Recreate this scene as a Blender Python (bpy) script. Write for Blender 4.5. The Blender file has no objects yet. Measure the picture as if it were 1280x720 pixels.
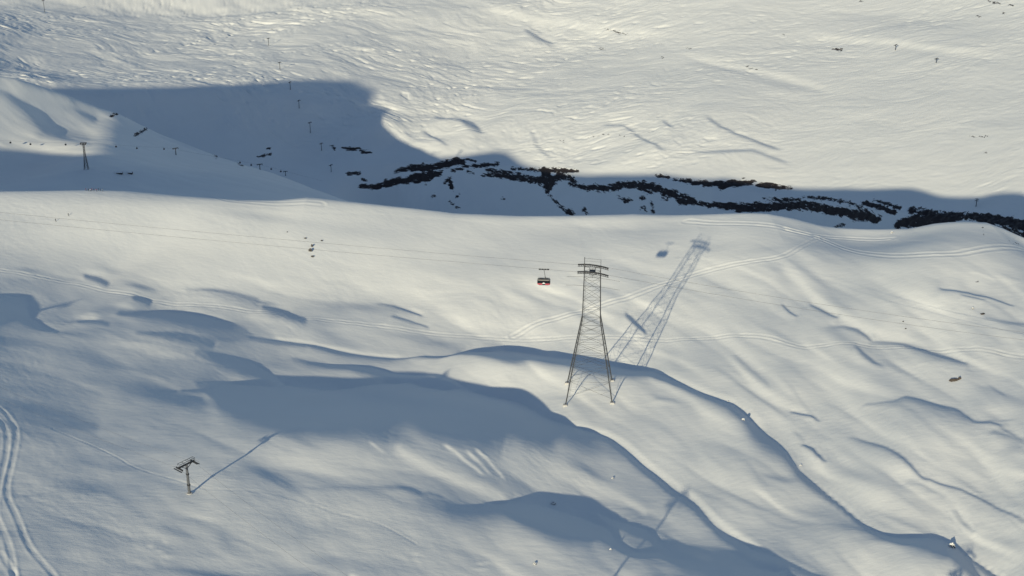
import bpy, math, random
import numpy as np
from mathutils import Vector, Matrix

# ------------------------------------------------------------------ camera and sun geometry
F = 1760.0; CX, CY = 640.0, 360.0
PITCH = math.radians(23.0); CP, SP = math.cos(PITCH), math.sin(PITCH)
AZ = math.radians(22.0); EL = math.radians(16.7)
SX, SY = math.sin(AZ), math.cos(AZ)
KS = math.tan(EL)/math.cos(AZ)

def at(px, py, Y):
    """world point at forward distance Y along the direction of a photo position (works on arrays)"""
    a = (np.asarray(px, float)-CX)/F; b = (CY-np.asarray(py, float))/F
    d = Y/(CP+b*SP)
    return a*d, Y+0*a, d*(b*CP-SP)
def proj(X, Y, Z):
    d = Y*CP-Z*SP; d = np.maximum(d, 1.0)
    return CX+F*X/d, CY-F*(Y*SP+Z*CP)/d

# ------------------------------------------------------------------ numeric helpers
class TPS:
    def __init__(s, pts, lam=0.0, sc=500.0):
        p = np.array(pts, float); s.sc = sc
        s.xy = p[:, :2]/sc; n = len(p)
        K = s.k(np.hypot(s.xy[:, None, 0]-s.xy[None, :, 0], s.xy[:, None, 1]-s.xy[None, :, 1]))+lam*np.eye(n)
        P = np.c_[np.ones(n), s.xy]
        A = np.block([[K, P], [P.T, np.zeros((3, 3))]])
        s.w = np.linalg.solve(A, np.r_[p[:, 2], 0, 0, 0])
    def k(s, r): return r*r*np.log(r+1e-9)
    def __call__(s, X, Y):
        shp = X.shape; x = X.ravel()/s.sc; y = Y.ravel()/s.sc; out = np.empty(len(x))
        for i in range(0, len(x), 40000):
            xx = x[i:i+40000, None]; yy = y[i:i+40000, None]
            r2 = (xx-s.xy[None, :, 0])**2+(yy-s.xy[None, :, 1])**2
            out[i:i+40000] = (0.5*r2*np.log(r2+1e-12))@s.w[:-3]+s.w[-3]+s.w[-2]*xx[:, 0]+s.w[-1]*yy[:, 0]
        return out.reshape(shp)

def coarse(TPSobj, X, Y, x0, x1, nx, y0, y1, ny):
    G = getattr(TPSobj, 'grid', None)
    if G is None:
        G = TPSobj.grid = TPSobj(*np.meshgrid(np.linspace(x0, x1, nx), np.linspace(y0, y1, ny)))
    return lin2(G, (X-x0)/(x1-x0)*(nx-1), (Y-y0)/(y1-y0)*(ny-1), True)

def lin2(G, u, v, cubic=False):
    """sample G[v,u]; smooth (cubic B-spline free Catmull) when cubic"""
    ny, nx = G.shape
    u = np.clip(u, 0, nx-1.001); v = np.clip(v, 0, ny-1.001)
    iu = u.astype(int); iv = v.astype(int); fu = u-iu; fv = v-iv
    if not cubic:
        return ((G[iv, iu]*(1-fu)+G[iv, iu+1]*fu)*(1-fv)+(G[iv+1, iu]*(1-fu)+G[iv+1, iu+1]*fu)*fv)
    def wt(f): return (-.5*f+f*f-.5*f**3, 1-2.5*f*f+1.5*f**3, .5*f+2*f*f-1.5*f**3, -.5*f*f+.5*f**3)
    wu = wt(fu); wv = wt(fv); out = 0
    for j in range(4):
        jj = np.clip(iv+j-1, 0, ny-1); row = 0
        for i in range(4):
            row = row+wu[i]*G[jj, np.clip(iu+i-1, 0, nx-1)]
        out = out+wv[j]*row
    return out

def _h(ix, iy, seed):
    n = (ix*374761393+iy*668265263+seed*974634777) & 0xffffffff
    n = ((n ^ (n >> 13))*1274126177) & 0xffffffff
    return ((n ^ (n >> 16)) & 0xffff)/65535.0
def noise(x, y, seed=0):
    ix = np.floor(x).astype(np.int64); iy = np.floor(y).astype(np.int64); fx = x-ix; fy = y-iy
    u = fx**3*(fx*(fx*6-15)+10); v = fy**3*(fy*(fy*6-15)+10)
    def g(dx, dy):
        a = _h(ix+dx, iy+dy, seed)*6.2831853
        return np.cos(a)*(fx-dx)+np.sin(a)*(fy-dy)
    return 1.6*((g(0, 0)*(1-u)+g(1, 0)*u)*(1-v)+(g(0, 1)*(1-u)+g(1, 1)*u)*v)
def fbm(x, y, oct=4, seed=0, gain=.5, ridged=False):
    s = 0; a = 1.0
    for o in range(oct):
        n = noise(x*2**o+o*17.3, y*2**o-o*9.1, seed+o)
        s = s+a*((1-2*np.abs(n)) if ridged else n); a *= gain
    return s
def sstep(a, b, x):
    t = np.clip((x-a)/(b-a), 0, 1); return t*t*(3-2*t)
def softplus(x, w):
    z = x/w; return w*np.where(z > 20, z, np.log1p(np.exp(np.minimum(z, 20))))
def smax(a, b, k):
    return b+softplus(a-b, k)

# ------------------------------------------------------------------ relief strokes
def polydist(px, py, pts):
    """signed distance (+ below the line) to a polyline, and the position along it"""
    best = np.full(px.shape, 1e9); sgn = np.ones(px.shape); tt = np.zeros(px.shape)
    for i in range(len(pts)-1):
        ax, ay = pts[i][:2]; bx, by = pts[i+1][:2]
        dx, dy = bx-ax, by-ay; L2 = dx*dx+dy*dy+1e-9
        t = np.clip(((px-ax)*dx+(py-ay)*dy)/L2, 0, 1)
        qx = px-ax-t*dx; qy = py-ay-t*dy; d = np.hypot(qx, qy)
        m = d < best; best = np.where(m, d, best)
        sgn = np.where(m, np.sign(dx*qy-dy*qx+1e-9), sgn); tt = np.where(m, i+t, tt)
    return best*sgn, tt
def stroke(L, px, py, pts, v, up=2.0, hard=False, flat=.12):
    """pts: (x, y, reach below[, strength]); eases the brightness goal L toward v"""
    xs = [p[0] for p in pts]; ys = [p[1] for p in pts]; R = max(p[2] for p in pts)*1.6+up*3+4
    m = (px > min(xs)-R) & (px < max(xs)+R) & (py > min(ys)-R) & (py < max(ys)+R)
    if not m.any(): return
    d, t = polydist(px[m], py[m], pts)
    k = np.arange(len(pts))
    dn = np.interp(t, k, [p[2] for p in pts]); st = np.interp(t, k, [(p[3] if len(p) > 3 else 1) for p in pts])
    if not hard:
        n = len(pts)-1; e = .35
        st = st*sstep(0, e, t+.02)*sstep(0, e, n-t+.02) if n else st
    w = np.where(d < 0, np.exp(-(d/up)**2), np.where(d < dn*flat, 1, np.exp(-((d-dn*flat)/(dn*(1.05-flat)+.5))**2)))
    # beyond the two ends
    w = w*st
    L[m] = L[m]*(1-w)+v*w
def blob(L, px, py, x, y, rx, ry, v, s=1.0, ang=0.0):
    c, q = math.cos(math.radians(ang)), math.sin(math.radians(ang))
    dx = px-x; dy = py-y
    w = s*np.exp(-(((dx*c+dy*q)/rx)**2+((-dx*q+dy*c)/ry)**2))
    L[:] = L*(1-w)+v*w

def goal_slope(L, amb=.14, gain=1.05):
    lin = np.where(L/255 < .04045, L/255/12.92, ((L/255+.055)/1.055)**2.4)
    ns = (lin-amb)/gain
    ns = np.clip(ns, -.09, .75)
    return np.tan(np.arcsin(ns)-EL)

def relief(h0, Lfun, x0, y0, st, cutoff, cross, win, it=3, gain=1.0, mask=1.0):
    """solve for the relief whose slope along the sun's direction follows the goal"""
    ny, nx = h0.shape
    xs = x0+st*np.arange(nx); ys = y0+st*np.arange(ny); X, Y = np.meshgrid(xs, ys)
    kx = np.fft.fftfreq(nx*2, st)*2*np.pi; ky = np.fft.fftfreq(ny*2, st)*2*np.pi
    KX, KY = np.meshgrid(kx, ky)
    Ds = 1j*(KX*SX+KY*SY); kp = KX*SY-KY*SX
    filt = np.conj(Ds)/(np.abs(Ds)**2+(2*np.pi/cutoff)**2*.25+(cross*kp)**2)
    gy, gx = np.gradient(h0, st); s0 = gx*SX+gy*SY
    r = np.zeros_like(h0); Cg = np.zeros_like(h0)
    low = np.exp(-(KX**2+KY**2)*(22.0*st/1.5)**2/2)
    for n_it in range(it):
        if n_it in (0, 1, 3, 5):
            px, py = proj(X, Y, h0+r)
            g = goal_slope(Lfun(px, py)); w = win(px, py)*mask
        if n_it:
            ry, rx = np.gradient(r, st); e = (g-s0-rx*SX-ry*SY)*w
            pad = np.zeros((ny*2, nx*2)); pad[:ny, :nx] = e
            Cg += .8*np.real(np.fft.ifft2(np.fft.fft2(pad)*low))[:ny, :nx]
        G = (g-s0+Cg)*w
        pad = np.zeros((ny*2, nx*2)); pad[:ny, :nx] = G
        kr = .65 if n_it < 5 else 1.0
        r = (1-kr)*r+kr*gain*np.real(np.fft.ifft2(np.fft.fft2(pad)*filt))[:ny, :nx]
    return r

# ================================================================== near slope (A)
A_CREST = [(0, 238), (118, 236), (160, 237), (230, 243), (300, 248), (350, 248), (385, 245), (400, 246), (440, 250), (520, 259),
           (570, 266), (640, 269), (720, 269), (790, 267), (860, 270), (950, 275), (985, 276), (1040, 284),
           (1100, 287), (1130, 287), (1160, 281), (1200, 278), (1225, 276), (1245, 282), (1280, 297)]
def crest_Y(px): return np.interp(px, [0, 300, 500, 700, 900, 1100, 1280], [930, 950, 985, 1010, 1010, 960, 900])
ptsA = []
for (px, py, Y) in [
    (0, 720, 395), (320, 720, 410), (640, 720, 415), (960, 720, 400), (1280, 720, 405),
    (0, 617, 485), (237, 617, 500), (480, 617, 520), (700, 617, 520), (960, 617, 500), (1280, 617, 495),
    (0, 540, 580), (237, 538, 590), (480, 538, 608), (735, 538, 605), (1000, 538, 580), (1280, 538, 565),
    (0, 460, 655), (300, 460, 680), (560, 480, 690), (735, 487, 700), (960, 470, 680), (1280, 460, 645),
    (0, 380, 730), (300, 380, 760), (560, 380, 790), (765, 390, 785), (1000, 380, 765), (1280, 380, 720),
    (0, 300, 830), (300, 300, 855), (560, 310, 880), (865, 293, 896), (1050, 330, 845), (1280, 330, 790)]:
    x, y, z = at(px, py, Y); ptsA.append((float(x), float(y), float(z)))
crestA = []
for (px, py) in A_CREST:
    Y = float(crest_Y(px)); x, y, z = at(px, py, Y); crestA.append((float(x), float(y), float(z)))
ptsA += crestA[::2]
# outside the frame: the ridge that throws the long shadow over the valley
OFF = [(-801, -17), (-884, -12), (-950, -5), (-1012, 7), (-1050, 22), (-1082, 27), (-1134, 20), (-1217, 13), (-1300, 15), (-1360, 22), (-1405, 33), (-1430, 68), (-1462, 128), (-1500, 165), (-1752, 172), (-2058, 162), (-2138, 178), (-2222, 206), (-2324, 236), (-2500, 255)]
for (u, w) in OFF:
    ptsA.append((u+.404*950, 950, w-KS*950))
    ptsA.append((u+.404*700, 700, w-KS*950-28))
ptsA += [(-500, 380, -265), (-900, 400, -300), (-1500, 500, -300), (520, 380, -262), (900, 420, -250), (560, 900, -345), (900, 880, -340), (-100, 200, -230), (500, 150, -200)]
crX = np.array([c[0] for c in crestA]); crYv = np.array([c[1] for c in crestA]); crZ = np.array([c[2] for c in crestA])
tpsA = TPS(ptsA, 1e-4)
def drop_lineA(X):
    return np.interp(X, np.r_[-2200, -700, crX, 900], np.r_[950, 945, crYv, 880])
def baseA(X, Y):
    h = coarse(tpsA, X, Y, -2600, 2000, 461, 0, 1300, 261)
    # the crest follows the control line closely
    yc = drop_lineA(X)
    zc = np.interp(X, crX, crZ); fix = (zc-coarse(tpsA, X, yc, -2600, 2000, 461, 0, 1300, 261))
    fix = fix*sstep(-520, -360, X)*(1-sstep(360, 520, X))
    h = h+fix*np.exp(-((Y-yc)/45.0)**2)*(Y < yc)+fix*(Y >= yc)
    d = softplus(Y-yc-3, 4.0)
    hc = zc  # past the crest the ground breaks away into the valley
    return h-.62*d

from math import isfinite
GA = dict(y=[240, 280, 320, 360, 400, 440, 480, 520, 560, 600, 640, 680, 720], v=[
 [187,187,187,187,187,187,187,195,195,195,195,195,195,195,195,195,195],
 [182,192,195,197,195,190,187,203,203,203,195,203,205,200,203,200,205],
 [171,186,191,194,194,194,196,205,200,200,200,205,203,195,190,195,200],
 [152,159,179,189,189,189,199,205,200,198,190,200,192,190,190,190,185],
 [148,150,150,162,168,165,182,200,200,200,192,195,190,185,195,198,195],
 [138,145,150,145,150,165,172,178,182,190,195,190,190,190,185,190,190],
 [138,140,140,145,150,165,175,190,195,195,192,190,190,190,190,185,185],
 [135,140,145,148,150,155,160,165,175,185,180,182,190,190,185,185,185],
 [145,150,150,155,165,172,168,165,165,168,175,182,182,190,190,190,190],
 [150,155,155,160,155,165,160,155,160,165,160,172,178,180,190,190,185],
 [155,152,160,165,165,165,165,158,158,158,158,165,172,182,186,190,190],
 [155,155,160,160,165,165,165,165,165,160,150,145,155,182,190,185,190],
 [155,153,156,158,158,154,158,162,166,164,154,146,146,168,186,186,190]])
GAv = np.array(GA['v'], float)
def LA(px, py):
    L = lin2(GAv, px/80.0, (py-240)/40.0, True)
    yy = py-.22*px; q = fbm(px/105, yy/26, 2, 5, .45); q = fbm((px+14*q)/105, (yy-13*q)/26, 2, 5, .45)
    q2 = fbm((px+5*q)/40, (yy-5*q)/12, 2, 15, .5)
    y3 = py-.45*px; q3 = fbm(px/120, y3/30, 2, 25, .5); q3 = fbm((px+12*q3)/120, (y3-14*q3)/30, 2, 25, .5)
    q4 = fbm((px+5*q3)/46, (y3-6*q3)/13, 2, 35, .5)
    wr = sstep(420, 760, px)
    L = L+((1-wr)*(15*q+6*q2)+wr*(26*q3+10*q4))*sstep(300, 400, py)+(4*q+wr*5*q3)*(py < 400)
    # relief goals, written in the enlarged coordinates (x3.6) of eight overlapping views of the slope
    ORG = {1: (0, 330), 2: (320, 330), 3: (640, 330), 4: (960, 330), 5: (0, 520), 6: (320, 520), 7: (640, 520), 8: (960, 520)}
    def K(c, pts, v, up=4.0, flat=.12, hard=True):
        ox, oy = ORG[c]; stroke(L, px, py, [(ox+p[0]/3.6, oy+p[1]/3.6, p[2]/3.6)+tuple(p[3:]) for p in pts], v, up/3.6+.3, hard, flat)
    def B(c, pts, v, w, s=1.0):
        ox, oy = ORG[c]; stroke(L, px, py, [(ox+p[0]/3.6, oy+p[1]/3.6, w/3.6, s) for p in pts], v, w/3.6, False, .1)
    def E(c, *es):
        ox, oy = ORG[c]
        for e in es:
            x, y, rx, ry, v = e[:5]; blob(L, px, py, ox+x/3.6, oy+y/3.6, rx/3.6, ry/3.6, v, *(e[5:]))
    # upper slope
    blob(L, px, py, 440, 285, 60, 10, 178, .6, 3); blob(L, px, py, 300, 262, 60, 6, 180, .7, 6); blob(L, px, py, 560, 300, 45, 20, 208, .8)
    blob(L, px, py, 270, 300, 70, 20, 208, .7); blob(L, px, py, 120, 290, 60, 14, 205, .6); blob(L, px, py, 1140, 300, 120, 8, 188, .5); blob(L, px, py, 930, 300, 45, 12, 212, .8)
    blob(L, px, py, 640, 330, 40, 20, 192, .6); blob(L, px, py, 1060, 310, 80, 6, 190, .6, 5); blob(L, px, py, 880, 320, 40, 8, 186, .5, -10); blob(L, px, py, 700, 285, 60, 10, 190, .4, 20)
    blob(L, px, py, 330, 268, 70, 5, 168, .7, 8); blob(L, px, py, 800, 277, 50, 4, 186, .7, 3); blob(L, px, py, 970, 318, 60, 6, 186, .5, -12); blob(L, px, py, 10, 322, 50, 10, 165, .6, 10); blob(L, px, py, 90, 322, 60, 8, 182, .6, 10)
    # --- view 3, 2, 1: bright strips first
    B(3, [(640, 480), (760, 515), (900, 570), (990, 590), (1060, 630), (1140, 700)], 208, 11)
    B(3, [(0, 600), (80, 640), (160, 680), (260, 712)], 200, 16); B(3, [(920, 340), (1000, 375), (1080, 430), (1152, 480)], 203, 14)
    B(4, [(-120, 600), (0, 690)], 208, 12)
    E(3, (1030, 390, 60, 18, 205, .6, 20), (700, 405, 80, 14, 165, .6, 15), (860, 420, 120, 18, 175, .5, 15), (560, 90, 120, 30, 182, .6, 35), (900, 260, 160, 40, 186, .5), (800, 190, 60, 12, 178, .6, 20),
      (680, 618, 50, 8, 205, .8), (720, 600, 90, 18, 160, .7, 10), (620, 560, 90, 18, 178, .6, 8), (150, 560, 160, 40, 196, .6))
    K(3, [(1010, 420, 12), (1080, 470, 14), (1152, 520, 14)], 162, 6); K(3, [(650, 598, 6), (740, 600, 8)], 158, 3)
    E(1, (130, 35, 60, 10, 138, .7, 10), (410, 40, 45, 12, 196, .9, 5), (500, 35, 60, 18, 150, .6, 15), (640, 115, 70, 14, 126, .85, 15), (570, 205, 50, 14, 186, .8, 12), (480, 215, 60, 14, 142, .6, 8),
      (20, 350, 110, 22, 112, .9, 8), (250, 255, 80, 8, 135, .6), (330, 325, 120, 14, 122, .8, 12), (120, 360, 120, 14, 118, .8, 10), (640, 385, 180, 18, 172, .9, 6), (760, 420, 90, 16, 172, .8, 4),
      (400, 430, 120, 22, 130, .75, 12), (500, 470, 110, 14, 120, .8, 10), (760, 490, 200, 20, 136, .6, 6), (400, 530, 130, 20, 132, .6, 5), (370, 580, 60, 12, 130, .6, 10), (950, 525, 80, 14, 126, .7, 5),
      (560, 640, 200, 40, 152, .7, 0), (60, 580, 80, 20, 128, .6, 20), (300, 90, 130, 16, 152, .6, 8), (120, 110, 100, 20, 152, .6), (250, 380, 120, 14, 148, .6, 10), (120, 440, 120, 24, 146, .6, 10), (1000, 240, 100, 20, 165, .4))
    K(1, [(0, 148, 110), (70, 155, 118), (105, 175, 100), (120, 215, 60), (135, 245, 35), (180, 275, 20), (255, 305, 8)], 98, 4, .7); K(1, [(-90, 146, 110), (0, 148, 110)], 98, 4, .7)
    K(1, [(370, 60, 12), (440, 72, 20), (500, 100, 14)], 110, 8, .2, False); K(1, [(590, 162, 8), (640, 165, 22), (690, 185, 18)], 104, 5, .3, False)
    K(1, [(850, 120, 10, .3), (960, 120, 20), (1060, 140, 26), (1152, 165, 30)], 138, 14)
    K(1, [(540, 227, 14), (640, 224, 30), (740, 222, 48), (850, 240, 58), (960, 262, 56), (1050, 285, 50, .9), (1110, 310, 30, .6)], 103, 6, .4)
    E(1, (400, 241, 55, 8, 192, .9, 0)); K(1, [(340, 252, 12), (400, 250, 22), (460, 260, 22), (500, 280, 10)], 100, 4, .5, False)
    K(1, [(600, 312, 10, .4), (700, 310, 26), (790, 310, 40), (880, 330, 46), (940, 350, 44), (975, 365, 28)], 101, 6, .5, False)
    E(1, (1010, 345, 80, 18, 108, .9, 6)); K(1, [(900, 400, 20, .7), (960, 408, 40), (1040, 425, 50), (1110, 450, 50), (1152, 465, 45)], 102, 6, .5)
    K(1, [(560, 560, 30, .3), (640, 555, 40, .7), (720, 575, 45, .8), (800, 600, 30, .7), (900, 615, 30, .6)], 108, 20); K(1, [(820, 572, 8), (1000, 570, 12)], 112, 5, .3)
    K(1, [(0, 640, 20, .6), (70, 640, 50), (160, 655, 55), (260, 675, 50), (340, 700, 30)], 110, 20)
    # view 2
    E(2, (600, 80, 120, 60, 206, .6), (40, 180, 60, 10, 138, .7, 8), (270, 215, 90, 14, 155, .6, 5), (380, 180, 40, 14, 160, .5, 60), (520, 215, 150, 24, 158, .6, 4), (330, 330, 60, 20, 148, .6, 30),
      (430, 290, 120, 22, 170, .5), (380, 310, 70, 10, 184, .6, 5), (820, 375, 90, 20, 138, .7, 5), (720, 345, 90, 16, 148, .6, 5), (500, 445, 200, 16, 160, .7, 3), (1060, 540, 80, 50, 202, .8, 20), (900, 470, 90, 30, 185, .7, 10),
      (250, 510, 120, 24, 160, .6, 8), (60, 420, 60, 20, 158, .6, 10), (150, 60, 100, 30, 190, .4), (970, 110, 60, 40, 205, .5))
    K(2, [(20, 200, 18, .6), (80, 208, 34), (140, 225, 30), (150, 240, 25), (240, 268, 16)], 106, 8, .2, False)
    K(2, [(560, 195, 16, .4), (620, 205, 22, .7), (670, 225, 14), (740, 250, 6)], 114, 4); K(2, [(620, 258, 8), (700, 280, 10), (770, 302, 6)], 132, 4); B(2, [(690, 212), (760, 240)], 208, 6)
    B(2, [(60, 338), (200, 352), (300, 372), (420, 396), (520, 410), (680, 424)], 198, 7)
    K(2, [(-20, 335, 14), (60, 350, 14), (150, 358, 8), (240, 372, 10), (300, 382, 16), (360, 398, 16), (430, 410, 16), (520, 420, 18), (600, 428, 18), (680, 436, 8), (760, 432, 7), (860, 436, 7), (880, 430, 5)], 100, 3.5, .35)
    K(2, [(-10, 345, 8), (100, 366, 8), (220, 378, 6)], 120, 3)
    K(2, [(880, 433, 6), (920, 412, 22), (980, 402, 34), (1060, 402, 46), (1130, 412, 52), (1160, 418, 54)], 102, 4, .5)
    K(2, [(180, 430, 16, .4), (240, 448, 18, .7), (320, 462, 16), (420, 464, 20), (500, 472, 30), (570, 485, 38), (640, 505, 34), (720, 520, 28), (800, 520, 20), (860, 540, 20), (930, 570, 18), (975, 598, 6)], 102, 4, .25)
    B(2, [(560, 530), (640, 545), (720, 562), (800, 582), (900, 596)], 190, 12); B(2, [(1000, 590), (1090, 612), (1160, 626)], 204, 12)
    K(2, [(0, 470, 24), (50, 490, 26), (90, 520, 20), (120, 545, 10)], 104, 4, .4)
    # big hollow
    stroke(L, px, py, [(255, 478, 10, .5), (278, 480, 28), (300, 482, 36), (337, 485.5, 44), (359, 484, 48), (392, 488, 48), (414, 490.5, 47), (440, 486, 54), (459, 483, 60), (487, 482, 62), (495, 483, 58), (509, 484, 60),
        (531, 491, 54), (556, 496, 53), (587, 497, 58), (614, 501, 62), (640, 504.5, 52), (651, 508, 48), (665, 516, 40), (673, 521.5, 36), (690, 526, 34), (700, 529, 32, .5), (712, 533, 20, 0)], 94, 1.3, True, .72)
    E(2, (560, 612, 140, 34, 142, .97, 4), (700, 652, 110, 16, 138, .85, 8), (470, 600, 50, 24, 140, .7, -10), (1000, 660, 80, 10, 112, .5))
    E(6, (730, 92, 90, 30, 165, .8, 22))
    # gully right of the tower
    K(3, [(0, 388, 60), (60, 395, 60), (130, 405, 54), (200, 418, 54), (290, 432, 58), (360, 455, 60), (440, 470, 56), (520, 482, 44), (630, 488, 32), (700, 510, 24), (780, 540, 24), (860, 572, 30), (940, 598, 36), (990, 610, 44), (1040, 640, 50), (1090, 680, 50), (1135, 722, 46)], 100, 4, .5)
    K(3, [(530, 248, 18), (560, 280, 16), (600, 322, 8)], 98, 3, .6)
    # view 4
    E(4, (760, 430, 120, 20, 163, .7, 8), (1100, 90, 60, 10, 168, .6, 10), (760, 655, 150, 40, 160, .75, 10), (500, 480, 130, 20, 168, .7, 15), (540, 520, 120, 22, 164, .7, 15), (620, 560, 60, 12, 162, .6, 15),
      (120, 270, 80, 14, 178, .6), (250, 250, 100, 10, 172, .6, 10), (40, 70, 60, 20, 176, .7, 35), (1010, 620, 90, 14, 204, .6, 5), (880, 560, 60, 40, 204, .5, 30), (1060, 330, 90, 10, 204, .6, 8), (350, 90, 140, 40, 186, .5))
    B(4, [(60, 40), (130, 100), (200, 165), (260, 205), (340, 245), (420, 285), (520, 320), (640, 350)], 210, 20)
    K(4, [(60, 195, 8), (95, 225, 8), (135, 248, 5)], 118, 3, .3, False); K(4, [(180, 190, 8, .6), (230, 203, 14), (280, 228, 14), (320, 250, 8)], 118, 4, .2, False)
    K(4, [(270, 285, 14, .4), (340, 285, 16, .7), (400, 298, 22), (440, 325, 14), (460, 345, 6)], 134, 4)
    K(4, [(480, 352, 12, .5), (600, 362, 16, .7), (700, 378, 22), (760, 398, 22), (820, 415, 16), (890, 438, 8)], 124, 3.5, .2)
    K(4, [(400, 368, 8), (430, 395, 14), (480, 435, 12), (520, 455, 8, .4)], 126, 3)
    K(4, [(760, 120, 16, .7), (830, 120, 16), (900, 130, 8), (960, 145, 8), (1040, 175, 8), (1110, 205, 5)], 116, 3, .3, False); K(4, [(860, 150, 6), (920, 158, 8), (980, 175, 6)], 132, 3, .2, False)
    B(4, [(890, 78), (960, 92), (1030, 108)], 208, 5); K(4, [(980, 250, 8, .5), (1080, 262, 10), (1160, 272, 10)], 145, 5)
    K(4, [(440, 605, 10, .4), (560, 600, 20, .5), (620, 580, 20), (700, 595, 24), (780, 615, 26), (850, 625, 28), (900, 652, 26), (930, 668, 16), (1000, 672, 14), (1050, 685, 8)], 124, 4)
    K(4, [(930, 670, 5), (1060, 658, 6, .5), (1110, 658, 4, .4)], 146, 2); K(4, [(1050, 692, 8, .5), (1100, 715, 10), (1160, 742, 10)], 138, 4)
    K(4, [(1000, 525, 8, .4), (1030, 545, 9), (1065, 565, 5)], 140, 3); K(4, [(60, 490, 10, .4), (110, 530, 10, .5), (180, 620, 6, .5), (220, 670, 4)], 164, 5)
    B(4, [(0, 575), (80, 605), (140, 628)], 206, 6); K(4, [(100, 625, 8), (150, 640, 10), (200, 655, 9), (240, 682, 5)], 112, 3, .3, False)
    # view 5
    E(5, (700, 165, 90, 18, 170, .8), (180, 150, 80, 30, 160, .6, 20), (400, 310, 130, 32, 124, .9, 8), (540, 360, 70, 24, 136, .8, 25), (120, 345, 110, 10, 138, .6, -8), (620, 415, 50, 16, 138, .6, 30), (800, 500, 90, 26, 138, .8, 20),
      (1010, 530, 60, 30, 140, .8, 40), (220, 560, 80, 50, 138, .6, 50), (500, 530, 100, 20, 148, .4), (980, 620, 140, 30, 174, .8), (800, 390, 60, 16, 172, .7), (560, 240, 140, 16, 160, .4), (350, 430, 160, 30, 158, .4), (440, 100, 60, 20, 140, .6, 20))
    for a in [((650, 555), (700, 565)), ((680, 575), (740, 585)), ((720, 530), (760, 545)), ((700, 600), (790, 605))]: B(5, [a[0], a[1]], 182, 4)
    K(5, [(80, 0, 25), (200, 12, 30), (330, 20, 28), (460, 45, 14)], 122, 15, .12, False)
    K(5, [(700, 650, 12, .4), (800, 660, 16, .7), (920, 672, 28), (1020, 685, 24), (1152, 700, 20)], 120, 14)
    # view 6
    E(6, (250, 190, 200, 40, 184, .8, 5), (60, 250, 90, 24, 106, .95, 22), (140, 290, 60, 18, 128, .7, 30), (500, 390, 260, 60, 176, .6, 5), (200, 490, 50, 50, 148, .6), (320, 600, 90, 24, 146, .6), (580, 620, 130, 20, 148, .6),
      (680, 680, 80, 18, 182, .6, -15), (40, 580, 120, 50, 168, .4), (480, 215, 130, 14, 160, .6, 6))
    B(6, [(610, 110), (700, 165), (800, 205), (900, 240), (1020, 285), (1152, 340)], 188, 24)
    B(6, [(510, 97), (550, 120), (580, 140)], 204, 2.5); B(6, [(840, 112), (900, 140), (960, 180), (1030, 230)], 200, 3.5); B(6, [(940, 135), (1000, 170), (1060, 230)], 200, 3); B(6, [(980, 133), (1040, 165), (1090, 215), (1120, 250)], 206, 2.4)
    K(6, [(1000, 150, 7), (1050, 190, 8), (1100, 250, 6)], 142, 2, .2, False)
    K(6, [(200, 300, 8, .3), (400, 292, 14, .5), (560, 290, 20, .7), (640, 285, 20), (700, 292, 24), (760, 318, 18)], 134, 10); K(6, [(630, 283, 8), (700, 295, 14), (755, 322, 8)], 104, 4, .3, False); K(6, [(775, 305, 8), (835, 322, 8)], 116, 3)
    K(6, [(760, 340, 40, .4), (860, 350, 60, .6), (900, 375, 55, .8), (1000, 380, 55), (1090, 372, 60), (1152, 350, 90)], 110, 12, .2)
    K(6, [(0, 690, 25), (120, 690, 22), (240, 680, 14, .6)], 128, 14); K(6, [(235, 688, 10), (290, 705, 10), (345, 720, 8)], 104, 4)
    B(6, [(410, 660), (460, 675), (510, 700)], 210, 6)
    for a in [((980, 575), (1060, 570)), ((960, 600), (1060, 595)), ((860, 645), (980, 628)), ((700, 570), (760, 605)), ((700, 560), (740, 548))]: B(6, [a[0], a[1]], 186, 3)
    # view 7
    B(7, [(130, -8), (280, 34), (420, 60), (520, 102), (620, 164), (720, 232), (820, 304), (915, 392), (1020, 458), (1140, 540)], 209, 13)
    E(7, (700, 150, 140, 60, 205, .5, 35), (150, 220, 160, 40, 180, .7, 10), (330, 120, 110, 44, 122, .85, 20), (450, 150, 90, 30, 142, .6, 25), (340, 215, 110, 20, 126, .85, 25), (560, 260, 110, 24, 156, .6, 25),
      (900, 60, 200, 30, 184, .5, 12), (1060, 160, 140, 26, 168, .7, 30), (850, 585, 150, 40, 136, .85, 10), (720, 690, 120, 26, 116, .85, 10), (930, 690, 180, 36, 122, .75), (520, 650, 80, 26, 184, .85, 5), (280, 640, 150, 60, 162, .5),
      (1000, 540, 80, 24, 150, .5, 25), (640, 330, 100, 20, 172, .6, 25), (800, 450, 100, 24, 176, .6, 30), (900, 520, 60, 14, 172, .5, 20))
    K(7, [(980, 120, 16, .5), (1060, 160, 18, .7), (1110, 220, 12), (1150, 265, 8)], 160, 8)
    K(7, [(230, 34, 60, .3), (280, 48, 44, .8), (370, 62, 36), (430, 82, 32), (500, 120, 32), (570, 165, 36), (640, 205, 42), (690, 245, 40), (720, 275, 36), (780, 310, 36), (840, 360, 30), (915, 428, 22), (960, 450, 46), (1040, 495, 56), (1100, 540, 48), (1156, 568, 40)], 101, 3, .4)
    B(7, [(320, 255), (400, 285), (480, 310), (560, 350), (620, 390)], 187, 9); K(7, [(250, 300, 20, .4), (400, 330, 24, .6), (500, 360, 20, .5)], 154, 10)
    K(7, [(-60, 345, 60, .8), (0, 358, 75), (80, 368, 100), (160, 375, 120), (250, 395, 122), (320, 415, 116), (380, 440, 98), (420, 460, 76), (450, 495, 46), (490, 535, 25), (560, 560, 25), (640, 570, 20), (700, 580, 22), (760, 605, 25), (830, 625, 16, .7), (900, 650, 8, .4)], 97, 3, .72)
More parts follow.
